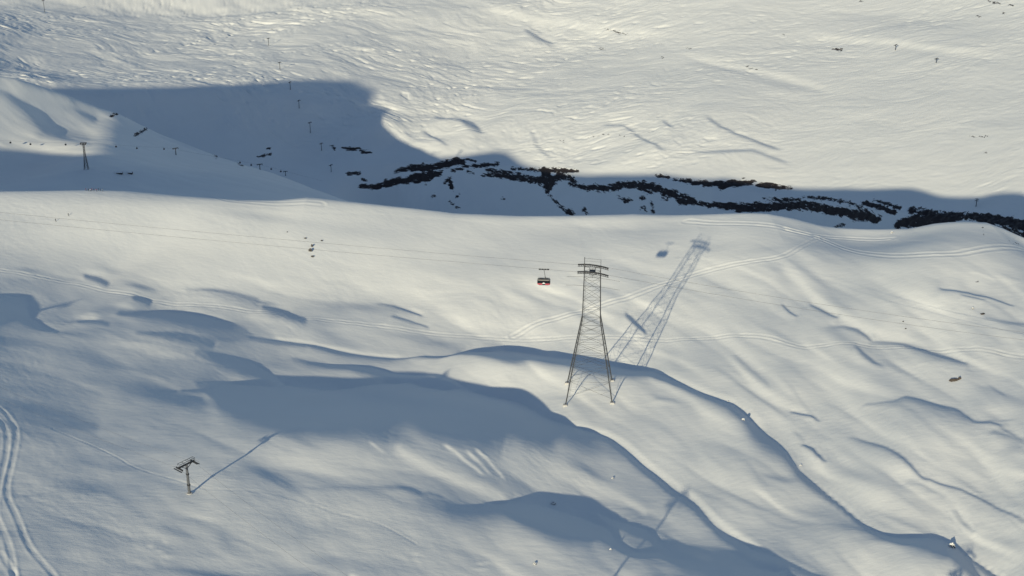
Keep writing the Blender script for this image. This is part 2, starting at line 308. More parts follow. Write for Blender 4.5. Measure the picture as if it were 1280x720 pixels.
    K(7, [(400, 390, 12, .6), (450, 415, 30), (540, 445, 46), (600, 465, 50), (640, 480, 46), (665, 520, 36, .8), (690, 550, 26, .6)], 108, 3, .4); E(7, (580, 532, 70, 22, 142, .8, 10))
    K(7, [(690, 512, 5), (760, 520, 12), (830, 535, 16), (900, 575, 18), (960, 615, 18), (1010, 640, 20)], 124, 2.5)
    K(7, [(1000, 640, 16), (1050, 655, 45), (1100, 657, 60), (1160, 650, 70)], 102, 3, .6)
    K(7, [(665, 690, 10), (740, 702, 14), (800, 718, 14)], 101, 4); K(7, [(420, 675, 12, .5), (480, 690, 18), (560, 712, 14)], 116, 6)
    # view 8
    E(8, (480, 290, 170, 36, 210, .8, 15), (640, 350, 140, 30, 206, .6, 12), (60, 240, 90, 16, 138, .8, 15), (240, 390, 110, 30, 140, .7, 15), (390, 455, 110, 22, 134, .8, 10), (0, 110, 60, 40, 134, .7, 40),
      (520, 130, 140, 30, 163, .7, 15), (440, 220, 160, 30, 160, .7, 12), (1120, 95, 50, 20, 152, .7, 5), (1080, 460, 90, 16, 168, .6, 15), (900, 300, 100, 20, 176, .5, 20), (500, 500, 80, 16, 140, .7), (120, 470, 160, 40, 168, .5, 10),
      (140, 50, 30, 8, 148, .7, 40), (560, 620, 160, 60, 194, .5))
    K(8, [(-20, 45, 60), (40, 80, 60), (90, 130, 46), (130, 185, 34), (160, 215, 40), (210, 245, 44), (270, 290, 34), (330, 330, 28), (380, 370, 24), (430, 410, 24), (480, 437, 26), (540, 457, 34), (600, 467, 50)], 100, 3, .3)
    K(8, [(560, 462, 30), (620, 465, 60), (680, 460, 85), (740, 455, 105), (800, 462, 112), (850, 480, 105), (900, 510, 55, .95), (960, 545, 46), (1020, 578, 46), (1080, 615, 46), (1120, 655, 40), (1145, 700, 30), (1150, 745, 20)], 96, 3, .66)
    K(8, [(860, 520, 66), (920, 580, 50), (960, 620, 45), (1010, 670, 36), (1050, 715, 20)], 96, 4, .7); E(8, (945, 572, 62, 9, 160, .95, 38), (1020, 645, 60, 20, 166, .85, 40))
    K(8, [(170, 90, 10), (205, 105, 18), (235, 135, 16), (262, 160, 6)], 102, 3, .4)
    K(8, [(380, 60, 16, .4), (480, 85, 22), (540, 98, 22), (600, 125, 20), (650, 160, 16), (690, 195, 12), (720, 215, 8)], 126, 3.5)
    K(8, [(720, 205, 8), (800, 228, 9), (880, 250, 12), (960, 285, 12), (1040, 325, 11), (1100, 352, 10), (1170, 388, 10)], 124, 3); K(8, [(640, 220, 12, .4), (740, 255, 12, .6), (800, 280, 12, .5)], 150, 5)
    K(8, [(860, 330, 6), (890, 370, 9), (940, 415, 5)], 142, 3); B(8, [(870, 318), (930, 366)], 209, 8); K(8, [(1020, 25, 10), (1080, 45, 12), (1160, 68, 16)], 145, 4)
    K(8, [(-20, 555, 30), (40, 578, 30), (120, 600, 34), (200, 628, 34), (280, 637, 34), (330, 640, 30), (380, 665, 26), (430, 705, 18), (450, 740, 14)], 112, 3, .3); K(8, [(-20, 650, 80), (60, 660, 80), (140, 690, 60), (200, 715, 40)], 100, 4, .7)
    return np.where(L > 172, 172+1.1*(L-172), np.where(L > 130, 172+1.3*(L-172), np.maximum(117.4+.72*(L-130), 95)))
def winA(px, py):
    return sstep(-110, -30, px)*(1-sstep(1310, 1390, px))*sstep(236, 262, py)*(1-sstep(745, 800, py))

# tracks on the near slope: (photo positions, half width m, depth m)
TRACKS = [
 ([(-30, 334), (0, 338), (34, 344), (84, 353), (128, 364), (188, 376), (269, 383), (336, 391), (430, 403), (554, 418), (642, 424), (706, 422), (850, 424), (900, 421), (951, 420), (984, 430), (1018, 435), (1065, 428), (1105, 435), (1173, 438), (1300, 446)], .95, .19, 1.5),
 ([(642, 421), (672, 403), (712, 393), (756, 381), (790, 371), (823, 357), (850, 350), (884, 337), (961, 326), (991, 317), (1025, 298)], 1.3, .26, 1.7),
 ([(860, 277), (904, 280), (961, 282), (994, 290), (1025, 296), (1058, 297), (1112, 299)], 1.8, .24, 2.6),
 ([(984, 287), (1025, 297), (1068, 314), (1136, 322), (1203, 322), (1300, 320)], 1.8, .24, 2.6),
 ([(230, 244), (260, 248), (330, 254), (400, 255)], 1.7, .18, 2.4),
 ([(-20, 500), (0, 509), (14, 525), (22, 540), (16, 575), (5, 615), (22, 648), (32, 677), (47, 698), (69, 720), (80, 750)], 1.0, .12, 0),
 ([(-6, 520), (8, 535), (10, 560), (0, 600), (-8, 640), (4, 665), (14, 690), (20, 740)], 1.0, .12, 0),
 ([(0, 690), (10, 705), (20, 722), (24, 750)], 1.0, .12, 0),
 ([(65, 536), (108, 554), (144, 570), (170, 586), (217, 599), (260, 615), (332, 615), (390, 630), (426, 644), (470, 652), (520, 680)], .5, .1, 0)]

def world_poly(pts, hfun):
    """photo polyline -> plan polyline on the surface by marching along the sight line"""
    out = []
    P = np.array(pts, float)
    for (px, py) in P:
        Ys = np.linspace(330, 1050, 1441); x, y, z = at(px, py, Ys)
        h = hfun(x, y); b = np.nonzero(h > z)[0]
        i = b[0] if len(b) else len(Ys)-1
        out.append((x[i], y[i]))
    return out

# ================================================================== mid shoulder (B)
B_RIDGE = [(-700, 60, 1750), (-300, 78, 1750), (-80, 88, 1800), (0, 97, 1850), (25, 100, 1870), (50, 106, 1895), (80, 115, 1930), (110, 128, 1960), (150, 143, 2000), (180, 158, 2005), (225, 177, 1990), (270, 194, 1970), (330, 212, 1900), (400, 238, 1800), (440, 252, 1740), (520, 285, 1640)]
ptsB = []; ridB = []
for (px, py, Y) in B_RIDGE:
    x, y, z = at(px, py, Y); ptsB.append((float(x), float(y), float(z))); ridB.append((float(x), float(y), float(z)))
for (px, py, Y) in [(0, 190, 1700), (108, 211, 1740), (60, 150, 1850), (0, 140, 1770), (220, 192, 1870), (220, 205, 1800), (220, 232, 1650), (180, 172, 1920), (270, 205, 1850), (0, 236, 1580), (108, 234, 1620), (330, 240, 1680), (-300, 190, 1600), (-300, 240, 1450), (110, 180, 1850), (440, 275, 1560)]:
    x, y, z = at(px, py, Y); ptsB.append((float(x), float(y), float(z)))
tpsB = TPS(ptsB, 1e-4)
rbX = np.array([c[0] for c in ridB]); rbY = np.array([c[1] for c in ridB])
def baseB(X, Y):
    h = coarse(tpsB, X, Y, -2600, 600, 321, 900, 2400, 301)
    yr = np.interp(X, rbX, rbY)
    h = h-.75*softplus(Y-yr-4, 5.0)
    h = h-1.2*softplus(X+60, 20.0)-.8*softplus(1380-Y, 10.0)
    return h
def LB(px, py):
    L = 172-95*sstep(120, 170, px+.5*(py-155))
    L += 8*fbm(px/40, py/14, 3, 77)
    S = lambda pts, v, up=2.0, hard=False, flat=.12: stroke(L, px, py, pts, v, up, hard, flat)
    blob(L, px, py, 10, 150, 40, 30, 190, .8); blob(L, px, py, 70, 190, 50, 8, 200, .8, 8)
    S([(-10, 108, 8), (10, 115, 8), (32, 128, 9), (50, 140, 11), (60, 156, 11), (80, 168, 9), (110, 179, 6)], 92, 2, True)
    S([(85, 125, 5), (100, 137, 5), (125, 152, 5)], 118, 2)
    S([(40, 112, 3), (80, 128, 3), (150, 153, 3)], 192, 2)
    S([(60, 135, 10), (100, 150, 8)], 180, 3)
    S([(70, 160, 5), (110, 172, 5), (150, 182, 4)], 140, 2)
    return L

# ================================================================== far valley side and plateau (C)
# (px, py of the upper shadow edge, distance)
C_EDGE = [(460, 168, 2780), (560, 196, 2700), (640, 200, 2600), (720, 212, 2480), (760, 215, 2410), (830, 217, 2320), (890, 224, 2190), (1000, 233, 2130), (1100, 240, 1980), (1180, 240, 1900), (1280, 252, 1750)]
ptsC = []
def addC(px, py, Y):
    x, y, z = at(px, py, Y); ptsC.append((float(x), float(y), float(z)))
def addcol(px, py0, Y0, pys, sl):
    addC(px, py0, Y0); z0 = ptsC[-1][2]
    for py in pys:
        t = -float(at(px, py, 1000.0)[2])/1000.0
        Y = -(z0-sl*Y0)/(t+sl); addC(px, py, Y)
for e, pys, sl in [((-300, 125, 3000), (60, 0, -60), .05), ((0, 120, 3000), (60, 0, -60), .05), ((120, 118, 3000), (60, 0), .06), ((200, 112, 3000), (50,), .06), ((300, 105, 3000), (50, 0, -60), .07), ((420, 110, 2930), (60, 0), .08),
                   ((480, 162, 2790), (110, 50), .08), ((560, 196, 2700), (150, 90, 0), .08), ((640, 200, 2600), (150, 80, 0, -60), .08), ((760, 215, 2410), (160, 80, 0), .08), ((890, 224, 2190), (160, 80, 0), .08),
                   ((1000, 233, 2130), (170, 80, 0, -60), .08), ((1100, 240, 1980), (180, 80, 0), .08), ((1180, 240, 1900), (180,), .08), ((1280, 252, 1750), (180, 80, 0, -60), .08), ((1600, 250, 1600), (150, 0), .08)]:
    addcol(*e[:3], pys, sl)
for (px, py, Y) in [(500, 185, 2750), (300, 160, 2760), (400, 160, 2800), (400, 200, 2660), (320, 200, 2600), (440, 200, 2660), (400, 238, 2470), (200, 150, 2780), (-200, 150, 2800)]: addC(px, py, Y)
tpsC = TPS(ptsC, 1e-4)
# brink of the crag: below it the side of the gorge drops toward the camera
C_BRINK = [(440, 222, 2600), (500, 208, 2630), (560, 207, 2610), (640, 211, 2525), (680, 217, 2465), (760, 226, 2335), (830, 230, 2240), (890, 230, 2165), (960, 236, 2120), (1060, 247, 1980), (1130, 256, 1880), (1200, 262, 1800), (1280, 268, 1690), (1500, 280, 1560)]
brX, brY = [], []
for e in C_BRINK:
    x, y, z = at(*e); brX.append(float(x)); brY.append(float(y))
def baseC(X, Y):
    h = coarse(tpsC, X, Y, -3000, 3000, 401, 1100, 6000, 401)
    yb = np.interp(X, brX, brY)
    yb = yb+6*fbm(X/70, Y/90, 3, 21)
    w = sstep(brX[0]-30, brX[0]+120, X)
    d = softplus(yb-Y, 5.0)
    h = h-w*.75*np.minimum(d, 150)
    return h
GCv = np.array([
 [192,176,168,178,193,202,202,204,208],
 [96,114,160,186,200,201,200,191,201],
 [70,114,160,178,187,190,193,194,200],
 [120,165,175,181,185,190,193,194,197],
 [160,165,180,195,203,205,198,196,198],
 [170,170,180,200,205,205,203,200,203]], float)
def LC(px, py):
    L = lin2(GCv, px/160.0, py/40.0, True)
    S = lambda pts, v, up=2.0, hard=False, flat=.12: stroke(L, px, py, pts, v, up, hard, flat)
    Bb = lambda *a, **k: blob(L, px, py, *a, **k)
    S([(600, 8, 4), (660, 20, 5), (740, 30, 5), (840, 42, 5)], 215, 3); S([(655, 34, 3), (672, 44, 4), (694, 55, 3)], 128, 1.3)
    S([(660, 32, 2), (680, 40, 2)], 140, 1); Bb(760, 38, 50, 12, 218, .8, 8)
    S([(840, 62, 4), (960, 90, 5), (1040, 112, 4)], 212, 4); S([(850, 72, 6), (950, 98, 6), (1050, 122, 6)], 182, 3)
    S([(1000, 44, 4), (1100, 50, 5), (1260, 70, 4)], 214, 4); Bb(1150, 32, 90, 8, 180, .8, 6); Bb(1200, 75, 80, 5, 184, .6, 10)
    S([(540, 147, 3), (575, 150, 3), (592, 155, 10), (605, 168, 5)], 120, 1.5); S([(527, 165, 3), (545, 175, 3), (562, 188, 3)], 138, 1.4); S([(500, 168, 3), (535, 185, 2)], 160, 1.5)
    Bb(500, 178, 50, 10, 208, .7, 8); Bb(600, 190, 30, 8, 208, .6); Bb(560, 150, 30, 5, 150, .3)
    S([(782, 158, 2), (800, 172, 2.5), (835, 192, 2.5)], 150, 1.4); S([(827, 148, 2), (842, 160, 2.5)], 135, 1.3); S([(750, 155, 3), (785, 156, 2)], 165, 1.5)
    S([(882, 144, 2), (900, 157, 2.5), (930, 170, 2.5), (980, 188, 2)], 138, 1.2); S([(860, 190, 2.5), (940, 187, 2.5), (990, 205, 3)], 165, 1.5)
    S([(665, 165, 1.5), (672, 185, 1.5), (690, 202, 1.5)], 150, 1)
    for a in [(760, 190, 60, 10, 210, .5, 5), (880, 200, 40, 6, 212, .5), (920, 160, 40, 10, 206, .5, 20), (1100, 215, 60, 8, 208, .5), (860, 165, 20, 8, 208, .5, 30), (1150, 200, 60, 6, 206, .5, 10)]: Bb(*a)
    S([(0, 30, 8, .5), (60, 30, 7), (110, 26, 5), (180, 22, 3)], 125, 3); S([(230, 22, 5, .5), (290, 17, 4), (360, 8, 3, .5)], 130, 2.5)
    S([(168, 52, 2), (180, 62, 5), (205, 72, 6), (235, 85, 4)], 132, 2)
    Bb(10, 66, 80, 22, 118, .8, 4); Bb(20, 98, 110, 12, 128, .9, 6); Bb(90, 55, 90, 20, 146, .5); Bb(420, 48, 60, 14, 165, .7); Bb(100, 70, 80, 10, 150, .5, 5)
    return np.where(L > 196, L, np.maximum(196+1.3*(L-196), 92))

# ================================================================== rock bands on the far side, painted on as exposed stone
ROCK = [  # (points (x, y), half thickness px list)
 ([(495, 214), (510, 210), (545, 209), (560, 204), (572, 202), (579, 203)], [2, 4, 4.5, 5, 5, 3]),
 ([(450, 233), (470, 233), (490, 228), (512, 224), (530, 222), (548, 216), (552, 214)], [2, 4, 4.5, 4.5, 7.5, 4, 2]),
 ([(578, 208), (600, 207), (622, 205)], [1, 2.4, 2.2]), ([(604, 219), (620, 218), (640, 221), (665, 224), (680, 226), (700, 222)], [1.6, 3.2, 4, 4, 6, 3]),
 ([(608, 212), (625, 214), (650, 217)], [1.2, 1.6, 1]), ([(682, 214), (686, 228), (684, 239)], [6, 9, 3]), ([(684, 240), (694, 252), (706, 262), (716, 267)], [.8, 1.3, 2, 3]),
 ([(640, 210), (664, 212), (700, 213), (722, 214)], [1.2, 1.4, 3.2, 1.2]), ([(700, 220), (712, 222), (722, 230)], [5, 3, 1.5]),
 ([(712, 230), (735, 235), (760, 235), (785, 230), (800, 232), (815, 234), (840, 241), (856, 249), (868, 252)], [1.5, 3.6, 4.5, 4.5, 4.8, 5, 4.5, 8, 4]),
 ([(868, 254), (890, 256), (925, 259), (960, 259), (985, 256), (1020, 258), (1026, 261)], [2, 3, 5.5, 5.5, 5.8, 6, 4]),
 ([(843, 224), (870, 228), (900, 231), (930, 228), (945, 227)], [1.2, 3, 4.8, 3.5, 1.2]), ([(948, 231), (968, 233), (990, 235)], [2.5, 3.2, .8]),
 ([(818, 220), (828, 220), (836, 222)], [1, 1.8, 1]), ([(842, 224), (850, 226)], [1.5, 1]), ([(955, 248), (980, 250), (1000, 250)], [1, 2.2, 1.2]), ([(1005, 246), (1030, 248), (1060, 252), (1082, 262)], [1, 1.6, 1.6, 1.2]),
 ([(1020, 259), (1045, 263), (1060, 266), (1080, 270), (1098, 273)], [5, 5, 6, 6.5, 4]), ([(1080, 253), (1095, 257), (1108, 261)], [2.4, 4, 2]), ([(1092, 250), (1108, 254), (1125, 260)], [.9, 1.6, 2]),
 ([(1108, 262), (1118, 266)], [3, 3]), ([(1124, 280), (1140, 277), (1160, 275), (1180, 275), (1200, 270)], [6, 7, 8, 7, 5]), ([(1138, 263), (1160, 268), (1180, 270)], [3, 5, 6]),
 ([(1140, 260), (1165, 263)], [1.2, 1]), ([(1176, 266), (1205, 269), (1235, 273), (1260, 277), (1290, 284)], [2.2, 4, 6.5, 6.5, 7]), ([(1240, 282), (1265, 290), (1290, 300)], [3.5, 4, 4]),
 ([(556, 228), (562, 224), (564, 232), (566, 236)], [1.2, 2, 2.4, 1.6]), ([(428, 185), (440, 186), (450, 184)], [.9, 1.6, 1.3]), ([(452, 190), (464, 190)], [1.3, 1.3]), ([(436, 217), (450, 216)], [1.6, 1.3]), ([(416, 184), (418, 186)], [1.8, 1.6]),
 ([(774, 246), (782, 250), (788, 250)], [1.2, 3, 2]), ([(800, 248), (806, 247)], [1.6, 2]), ([(806, 238), (815, 240)], [2, 1.5]), ([(828, 248), (834, 249)], [1, 1.2]), ([(814, 252), (817, 266)], [.8, .9]), ([(800, 263), (804, 258), (808, 263)], [1, .8, 1]),
 ([(730, 262), (734, 266)], [2, 2]), ([(1014, 263), (1022, 262)], [1.2, 1]), ([(1044, 282), (1054, 281)], [1, 2]), ([(540, 246), (543, 244)], [1, 1.3]), ([(562, 252), (566, 256)], [.9, 1.2]), ([(570, 259), (574, 259)], [1, .8]), ([(626, 248), (630, 248)], [.8, .8]), ([(570, 246), (574, 243)], [.8, .9]),
 ([(452, 223), (458, 226)], [1, .9]), ([(565, 213), (578, 211)], [1.3, 1.2]), ([(585, 214), (592, 217)], [1.1, 1.2]), ([(583, 199), (595, 201)], [.9, .8]),
 ([(322, 196), (330, 194), (338, 192)], [.6, 1.4, .7]), ([(334, 185), (337, 185)], [.8, .8])]
ROCKB = [([(139, 145), (146, 142), (152, 139), (156, 142)], [1.3, 1.8, 1.6, 1]), ([(158, 145), (161, 146)], [1.6, 1.4]), ([(169, 169), (176, 165), (183, 160)], [1.6, 2, 1.3]), ([(268, 192), (271, 195)], [2, 1.8]), ([(298, 204), (303, 206)], [1, 1.2])]
ROCKL = [([(755, 36), (768, 39), (784, 43)], [.8, 1.5, 1]), ([(934, 84), (940, 85), (946, 87)], [1, 1.3, .8]), ([(1041, 61), (1052, 62)], [1.7, 1.7]), ([(1236, 1), (1250, 5)], [1.3, 1]), ([(1259, 4), (1268, 8)], [1, 1]), ([(1221, 20), (1226, 21)], [1.2, 1]), ([(1254, 16), (1258, 17)], [1, 1]),
 ([(700, 175), (706, 177)], [1, 1]), ([(735, 172), (755, 168), (780, 170)], [.5, .6, .6]), ([(1210, 170), (1218, 171), (1238, 170)], [.8, .9, .8]), ([(1232, 191), (1236, 191)], [.8, .8]), ([(750, 61), (756, 62)], [1.2, 1]), ([(826, 71), (829, 72)], [1, 1]), ([(1075, 1), (1079, 2)], [1, .9]), ([(857, 60), (864, 61)], [.5, .5]), ([(980, 44), (983, 45)], [.8, .8]),
 ([(337, 36), (344, 38)], [.6, .5]), ([(366, 77), (370, 78)], [.6, .6])]
ROCKA = [([(1228, 282), (1230, 295), (1231, 302)], [.7, .8, .6]), ([(1258, 297), (1262, 302)], [1, .9]), ([(1268, 303), (1274, 305)], [.8, .8]), ([(1219, 353), (1223, 352)], [.8, .7]), ([(1226, 392), (1230, 392)], [1, .9])]
def rockmask(px, py, lists):
    m = np.full(px.shape, -2.5)
    for (pts, th) in lists:
        xs = [p[0] for p in pts]; ys = [p[1] for p in pts]
        s = (px > min(xs)-16) & (px < max(xs)+16) & (py > min(ys)-16) & (py < max(ys)+16)
        if not s.any(): continue
        d, t = polydist(px[s], py[s], pts); w = np.interp(t, np.arange(len(th)), th)*(1+.45*noise(px[s]/9, py[s]/5, 13))
        m[s] = np.maximum(m[s], np.clip((w*.95+.3-np.abs(d))/2.8, -2.5, .8))
    return m

# ------------------------------------------------------------------ assemble
def axis_cols():
    fine = np.arange(-.425, .4251, .00078)
    outL = [-.425]; st = .0012
    while outL[-1] > -3.0: outL.append(outL[-1]-st); st *= 1.09
    outR = [.425]; st = .0012
    while outR[-1] < 2.2: outR.append(outR[-1]+st); st *= 1.1
    return np.r_[outL[1:][::-1], fine, outR[1:]]
def axis_rows():
    r = [60.0]
    while r[-1] < 370: r.append(r[-1]+max(1.0, (370-r[-1])*.06))
    while r[-1] < 1045: r.append(r[-1]+.85+.35*(r[-1]-370)/680)
    while r[-1] < 1400: r.append(r[-1]+9)
    while r[-1] < 2560: r.append(r[-1]+2.0)
    while r[-1] < 3700: r.append(r[-1]+2.0+(r[-1]-2560)*.0016)
    st = 6
    while r[-1] < 16000: r.append(r[-1]+st); st *= 1.09
    return np.array(r)

ax0, ay0, ast = -640.0, 300.0, 1.3
AXg, AYg = np.meshgrid(ax0+ast*np.arange(985), ay0+ast*np.arange(578))
corA = np.zeros(AXg.shape[1]); xA = ax0+ast*np.arange(AXg.shape[1])
def crestA_fix(X, Y):
    yc = drop_lineA(X)-4; return np.interp(X, xA, corA)*np.where(Y < yc, np.exp(-((Y-yc)/170.0)**2), 1.0)
for rnd in range(2):
    hA0 = baseA(AXg, AYg)+crestA_fix(AXg, AYg)
    rA = relief(hA0, LA, ax0, ay0, ast, 480.0, .16, winA, it=3 if rnd == 0 else 7, mask=1-sstep(-14, -3, AYg-drop_lineA(AXg)))
    if rnd == 0:
        k_ = lin2(rA, np.arange(len(xA))*1.0, (drop_lineA(xA)-4-ay0)/ast, True); k_ = np.convolve(np.pad(k_, 12, mode='edge'), np.ones(25)/25, 'valid')
        corA = -k_*sstep(-600, -420, xA)*(1-sstep(420, 600, xA))
ybot = 392.0
def relA(X, Y):
    u = (X-ax0)/ast; v = (ybot+softplus(Y-ybot, 4.0)-ay0)/ast
    e = sstep(0, 20, u)*(1-sstep(960, 984, u))*sstep(0, 20, v)*(1-sstep(555, 577, v))
    return lin2(rA, u, v, True)*e
def surfA(X, Y):
    yc = drop_lineA(X); k = relA(X, yc-4)+np.interp(X, xA, corA)
    return baseA(X, Y)+crestA_fix(X, Y)+relA(X, Y)-k*np.where(Y < yc-4, np.exp(-((Y-yc+4)/80.0)**2), 1.0)
bx0, by0, bst = -1100.0, 1380.0, 3.0
BXg, BYg = np.meshgrid(bx0+bst*np.arange(400), by0+bst*np.arange(250))
corB = np.zeros(400); xB = bx0+bst*np.arange(400)
def ridB_fix(X, Y):
    yr = np.interp(X, rbX, rbY); return np.interp(X, xB, corB)*np.where(Y < yr, np.exp(-((Y-yr)/190.0)**2), 1.0)
for rnd in range(3):
    hB0 = baseB(BXg, BYg)+ridB_fix(BXg, BYg)
    rB = relief(hB0, LB, bx0, by0, bst, 600.0, .16, lambda px, py: sstep(-160, -40, px)*(1-sstep(330, 420, px))*sstep(70, 100, py)*(1-sstep(200, 235, py)), it=4, mask=1-sstep(-25, -6, BYg-np.interp(BXg, rbX, rbY)))
    yr = np.interp(xB, rbX, rbY)-8
    k_ = lin2(rB, np.arange(400.0), (yr-by0)/bst, True); k_ = np.convolve(np.pad(k_, 8, mode='edge'), np.ones(17)/17, 'valid')
    tot = np.interp(xB, xB, corB)+k_; corB = np.where(xB < 0, corB-tot*1.0, 0)
def relB(X, Y):
    u = (X-bx0)/bst; v = (Y-by0)/bst
    return lin2(rB, u, v, True)*sstep(0, 20, u)*(1-sstep(380, 399, u))*sstep(0, 10, v)*(1-sstep(235, 249, v))
cx0, cy0, cst = -1700.0, 1500.0, 5.0
CXg, CYg = np.meshgrid(cx0+cst*np.arange(680), cy0+cst*np.arange(640))
rC = relief(baseC(CXg, CYg), LC, cx0, cy0, cst, 700.0, .2,
            lambda px, py: sstep(-150, -20, px)*(1-sstep(1300, 1420, px))*sstep(-110, -50, py)*(1-sstep(5, 22, py-np.interp(px, [0, 110, 300, 440, 480, 520, 560, 640, 700, 760, 890, 1000, 1100, 1180, 1280], [118, 126, 105, 120, 165, 190, 192, 192, 205, 212, 218, 232, 238, 240, 252]))), it=6, mask=sstep(0, 18, CYg-np.interp(CXg, brX, brY)))
def relC(X, Y):
    u = (X-cx0)/cst; v = (Y-cy0)/cst
    return lin2(rC, u, v, True)*sstep(0, 20, u)*(1-sstep(660, 679, u))*sstep(0, 10, v)*(1-sstep(590, 639, v))

def warp(X, Y, s, seed): return X+s*noise(X/(s*5), Y/(s*5), seed), Y+s*noise(X/(s*5), Y/(s*5), seed+7)
def terrain(X, Y):
    """three overlapping surfaces: near slope, shoulder, far valley side; rows of X, Y run away from the camera"""
    ys = Y[:, 0]; H = np.full(X.shape, -2000.0)
    i = np.searchsorted(ys, 1700); x, y = X[:i], Y[:i]
    a = surfA(x, y)
    u, v = warp(x, y, 12, 90); p = (u-v)*.7; q = (u+v)*.7
    a += .10*fbm(p/50, q/30, 3, 3, .5)+(.02+.03*sstep(-.1, .5, noise(p/90, q/50, 12)))*fbm(p/7, q/4, 2, 8)
    H[:i] = a
    i = np.searchsorted(ys, 1250); x, y = X[i:], Y[i:]
    c = baseC(x, y)+relC(x, y)
    u, v = warp(x, y, 30, 95); p = (u-v)*.7; q = (u+v)*.7
    far = sstep(2150, 2500, y+.35*x)*.45+.55
    br = sstep(0, 90, y-np.interp(x, brX, brY))
    lf = .62+.88*(1-sstep(-500, 450, x-.25*(y-2500)))
    pat = sstep(-.35, .5, noise(x/420, y/300, 71))
    c += br*far*lf*(2.2*fbm(p/200, q/120, 3, 31, .5)+(.35+.65*pat)*.75*fbm(p/42, q/24, 4, 41, .58)+(.55+.45*pat)*.42*fbm(p/17, q/10, 3, 49, .6)/lf
                    -(.3+.7*pat)*2.0*sstep(.38, .85, noise(p/34, q/17, 43))-.5*sstep(.5, .9, noise(p/120, q/26, 47)))
    for (mx, my, mY, rx, ry, mh) in [(484, 180, 2790, 52, 50, 8), (575, 178, 2640, 60, 70, 3), (770, 180, 2400, 120, 50, 5), (880, 175, 2130, 70, 60, 7), (1180, 215, 1640, 60, 30, -3)]:
        gx_, gy_, _ = at(mx, my, mY); c += mh*np.exp(-((x-gx_)/rx)**2-((y-gy_)/ry)**2)
    H[i:] = smax(H[i:], c, 1.0)
    i = np.searchsorted(ys, 1000); j = np.searchsorted(ys, 2300); k = np.searchsorted(cols, .6); x, y = X[i:j, :k], Y[i:j, :k]
    b = baseB(x, y)+ridB_fix(x, y)+relB(x, y)+.5*fbm(x/60, y/30, 3, 51)
    H[i:j, :k] = smax(H[i:j, :k], b, 1.0)
    return np.maximum(H, -960.0)

cols = axis_cols(); rows = axis_rows()
NX, NY = len(cols), len(rows)

Sg, Yg = np.meshgrid(cols, rows); Xg = Sg*Yg
Zg = terrain(Xg, Yg)
# tracks pressed into the near slope
near = (rows > 360) & (rows < 1060); ni = np.nonzero(near)[0]; i0, i1 = ni[0], ni[-1]+1
Xn, Yn, Zn = Xg[i0:i1], Yg[i0:i1], Zg[i0:i1]
for (pts, hw, dep, gauge) in TRACKS:
    wp = world_poly(pts, surfA)
    # round the corners of the plan line
    wp = np.array(wp)
    for _ in range(2):
        q = np.empty((2*len(wp)-2, 2)); q[0::2] = wp[:-1]*.75+wp[1:]*.25; q[1::2] = wp[:-1]*.25+wp[1:]*.75
        wp = np.vstack([wp[:1], q, wp[-1:]])
    R = 12
    m = (Xn > wp[:, 0].min()-R) & (Xn < wp[:, 0].max()+R) & (Yn > wp[:, 1].min()-R) & (Yn < wp[:, 1].max()+R)
    d, t = polydist(Xn[m], Yn[m], [tuple(p) for p in wp])
    rough = 1+.5*noise(Xn[m]/6, Yn[m]/6, 9)
    def rut(dd): return -dep*np.exp(-(dd/hw)**4)+.55*dep*np.exp(-((np.abs(dd)-1.75*hw)/(.6*hw))**2)
    Zn[m] += (rut(d) if not gauge else rut(d-gauge)*.9+rut(d+gauge)*.9)*rough
Zg[i0:i1] = Zn
PXg, PYg = proj(Xg, Yg, Zg)
rock = np.full(Zg.shape, -2.5)
mC = (Yg > 1400) & (Xg > brX[0]-260) & (Yg < 2750); rock[mC] = rockmask(PXg[mC], PYg[mC], ROCK)
mB = (Yg > 1350) & (Yg < 2150) & (Xg < -200); rock[mB] = np.maximum(rock[mB], rockmask(PXg[mB], PYg[mB], ROCKB)-.15)
mL = (Yg > 1700); rock[mL] = np.maximum(rock[mL], rockmask(PXg[mL], PYg[mL], ROCKL)-.38)
mA = (Yg > 500) & (Yg < 1000); rock[mA] = np.maximum(rock[mA], rockmask(PXg[mA], PYg[mA], ROCKA)-.35)
rm = sstep(-.2, .6, rock)
Zg = Zg+rm*(2.2*fbm(Xg/9, Yg/7, 4, 61, .6)-1.0)*(Yg > 1200)
me = bpy.data.meshes.new('ground')
co = np.stack([Xg, Yg, Zg], -1).reshape(-1, 3).astype(np.float32)
idx = np.arange(NX*NY).reshape(NY, NX)
quads = np.stack([idx[:-1, :-1], idx[:-1, 1:], idx[1:, 1:], idx[1:, :-1]], -1).reshape(-1, 4).astype(np.int32)
me.vertices.add(len(co)); me.vertices.foreach_set('co', co.ravel())
me.loops.add(quads.size); me.loops.foreach_set('vertex_index', quads.ravel())
me.polygons.add(len(quads)); me.polygons.foreach_set('loop_start', np.arange(0, quads.size, 4, dtype=np.int32))
me.polygons.foreach_set('use_smooth', np.ones(len(quads), dtype=bool))
me.update(calc_edges=True)
at_ = me.attributes.new('rock', 'FLOAT', 'POINT'); at_.data.foreach_set('value', rock.ravel().astype(np.float32))
ground = bpy.data.objects.new('ground', me); bpy.context.scene.collection.objects.link(ground)
ground['kind'] = 'structure'

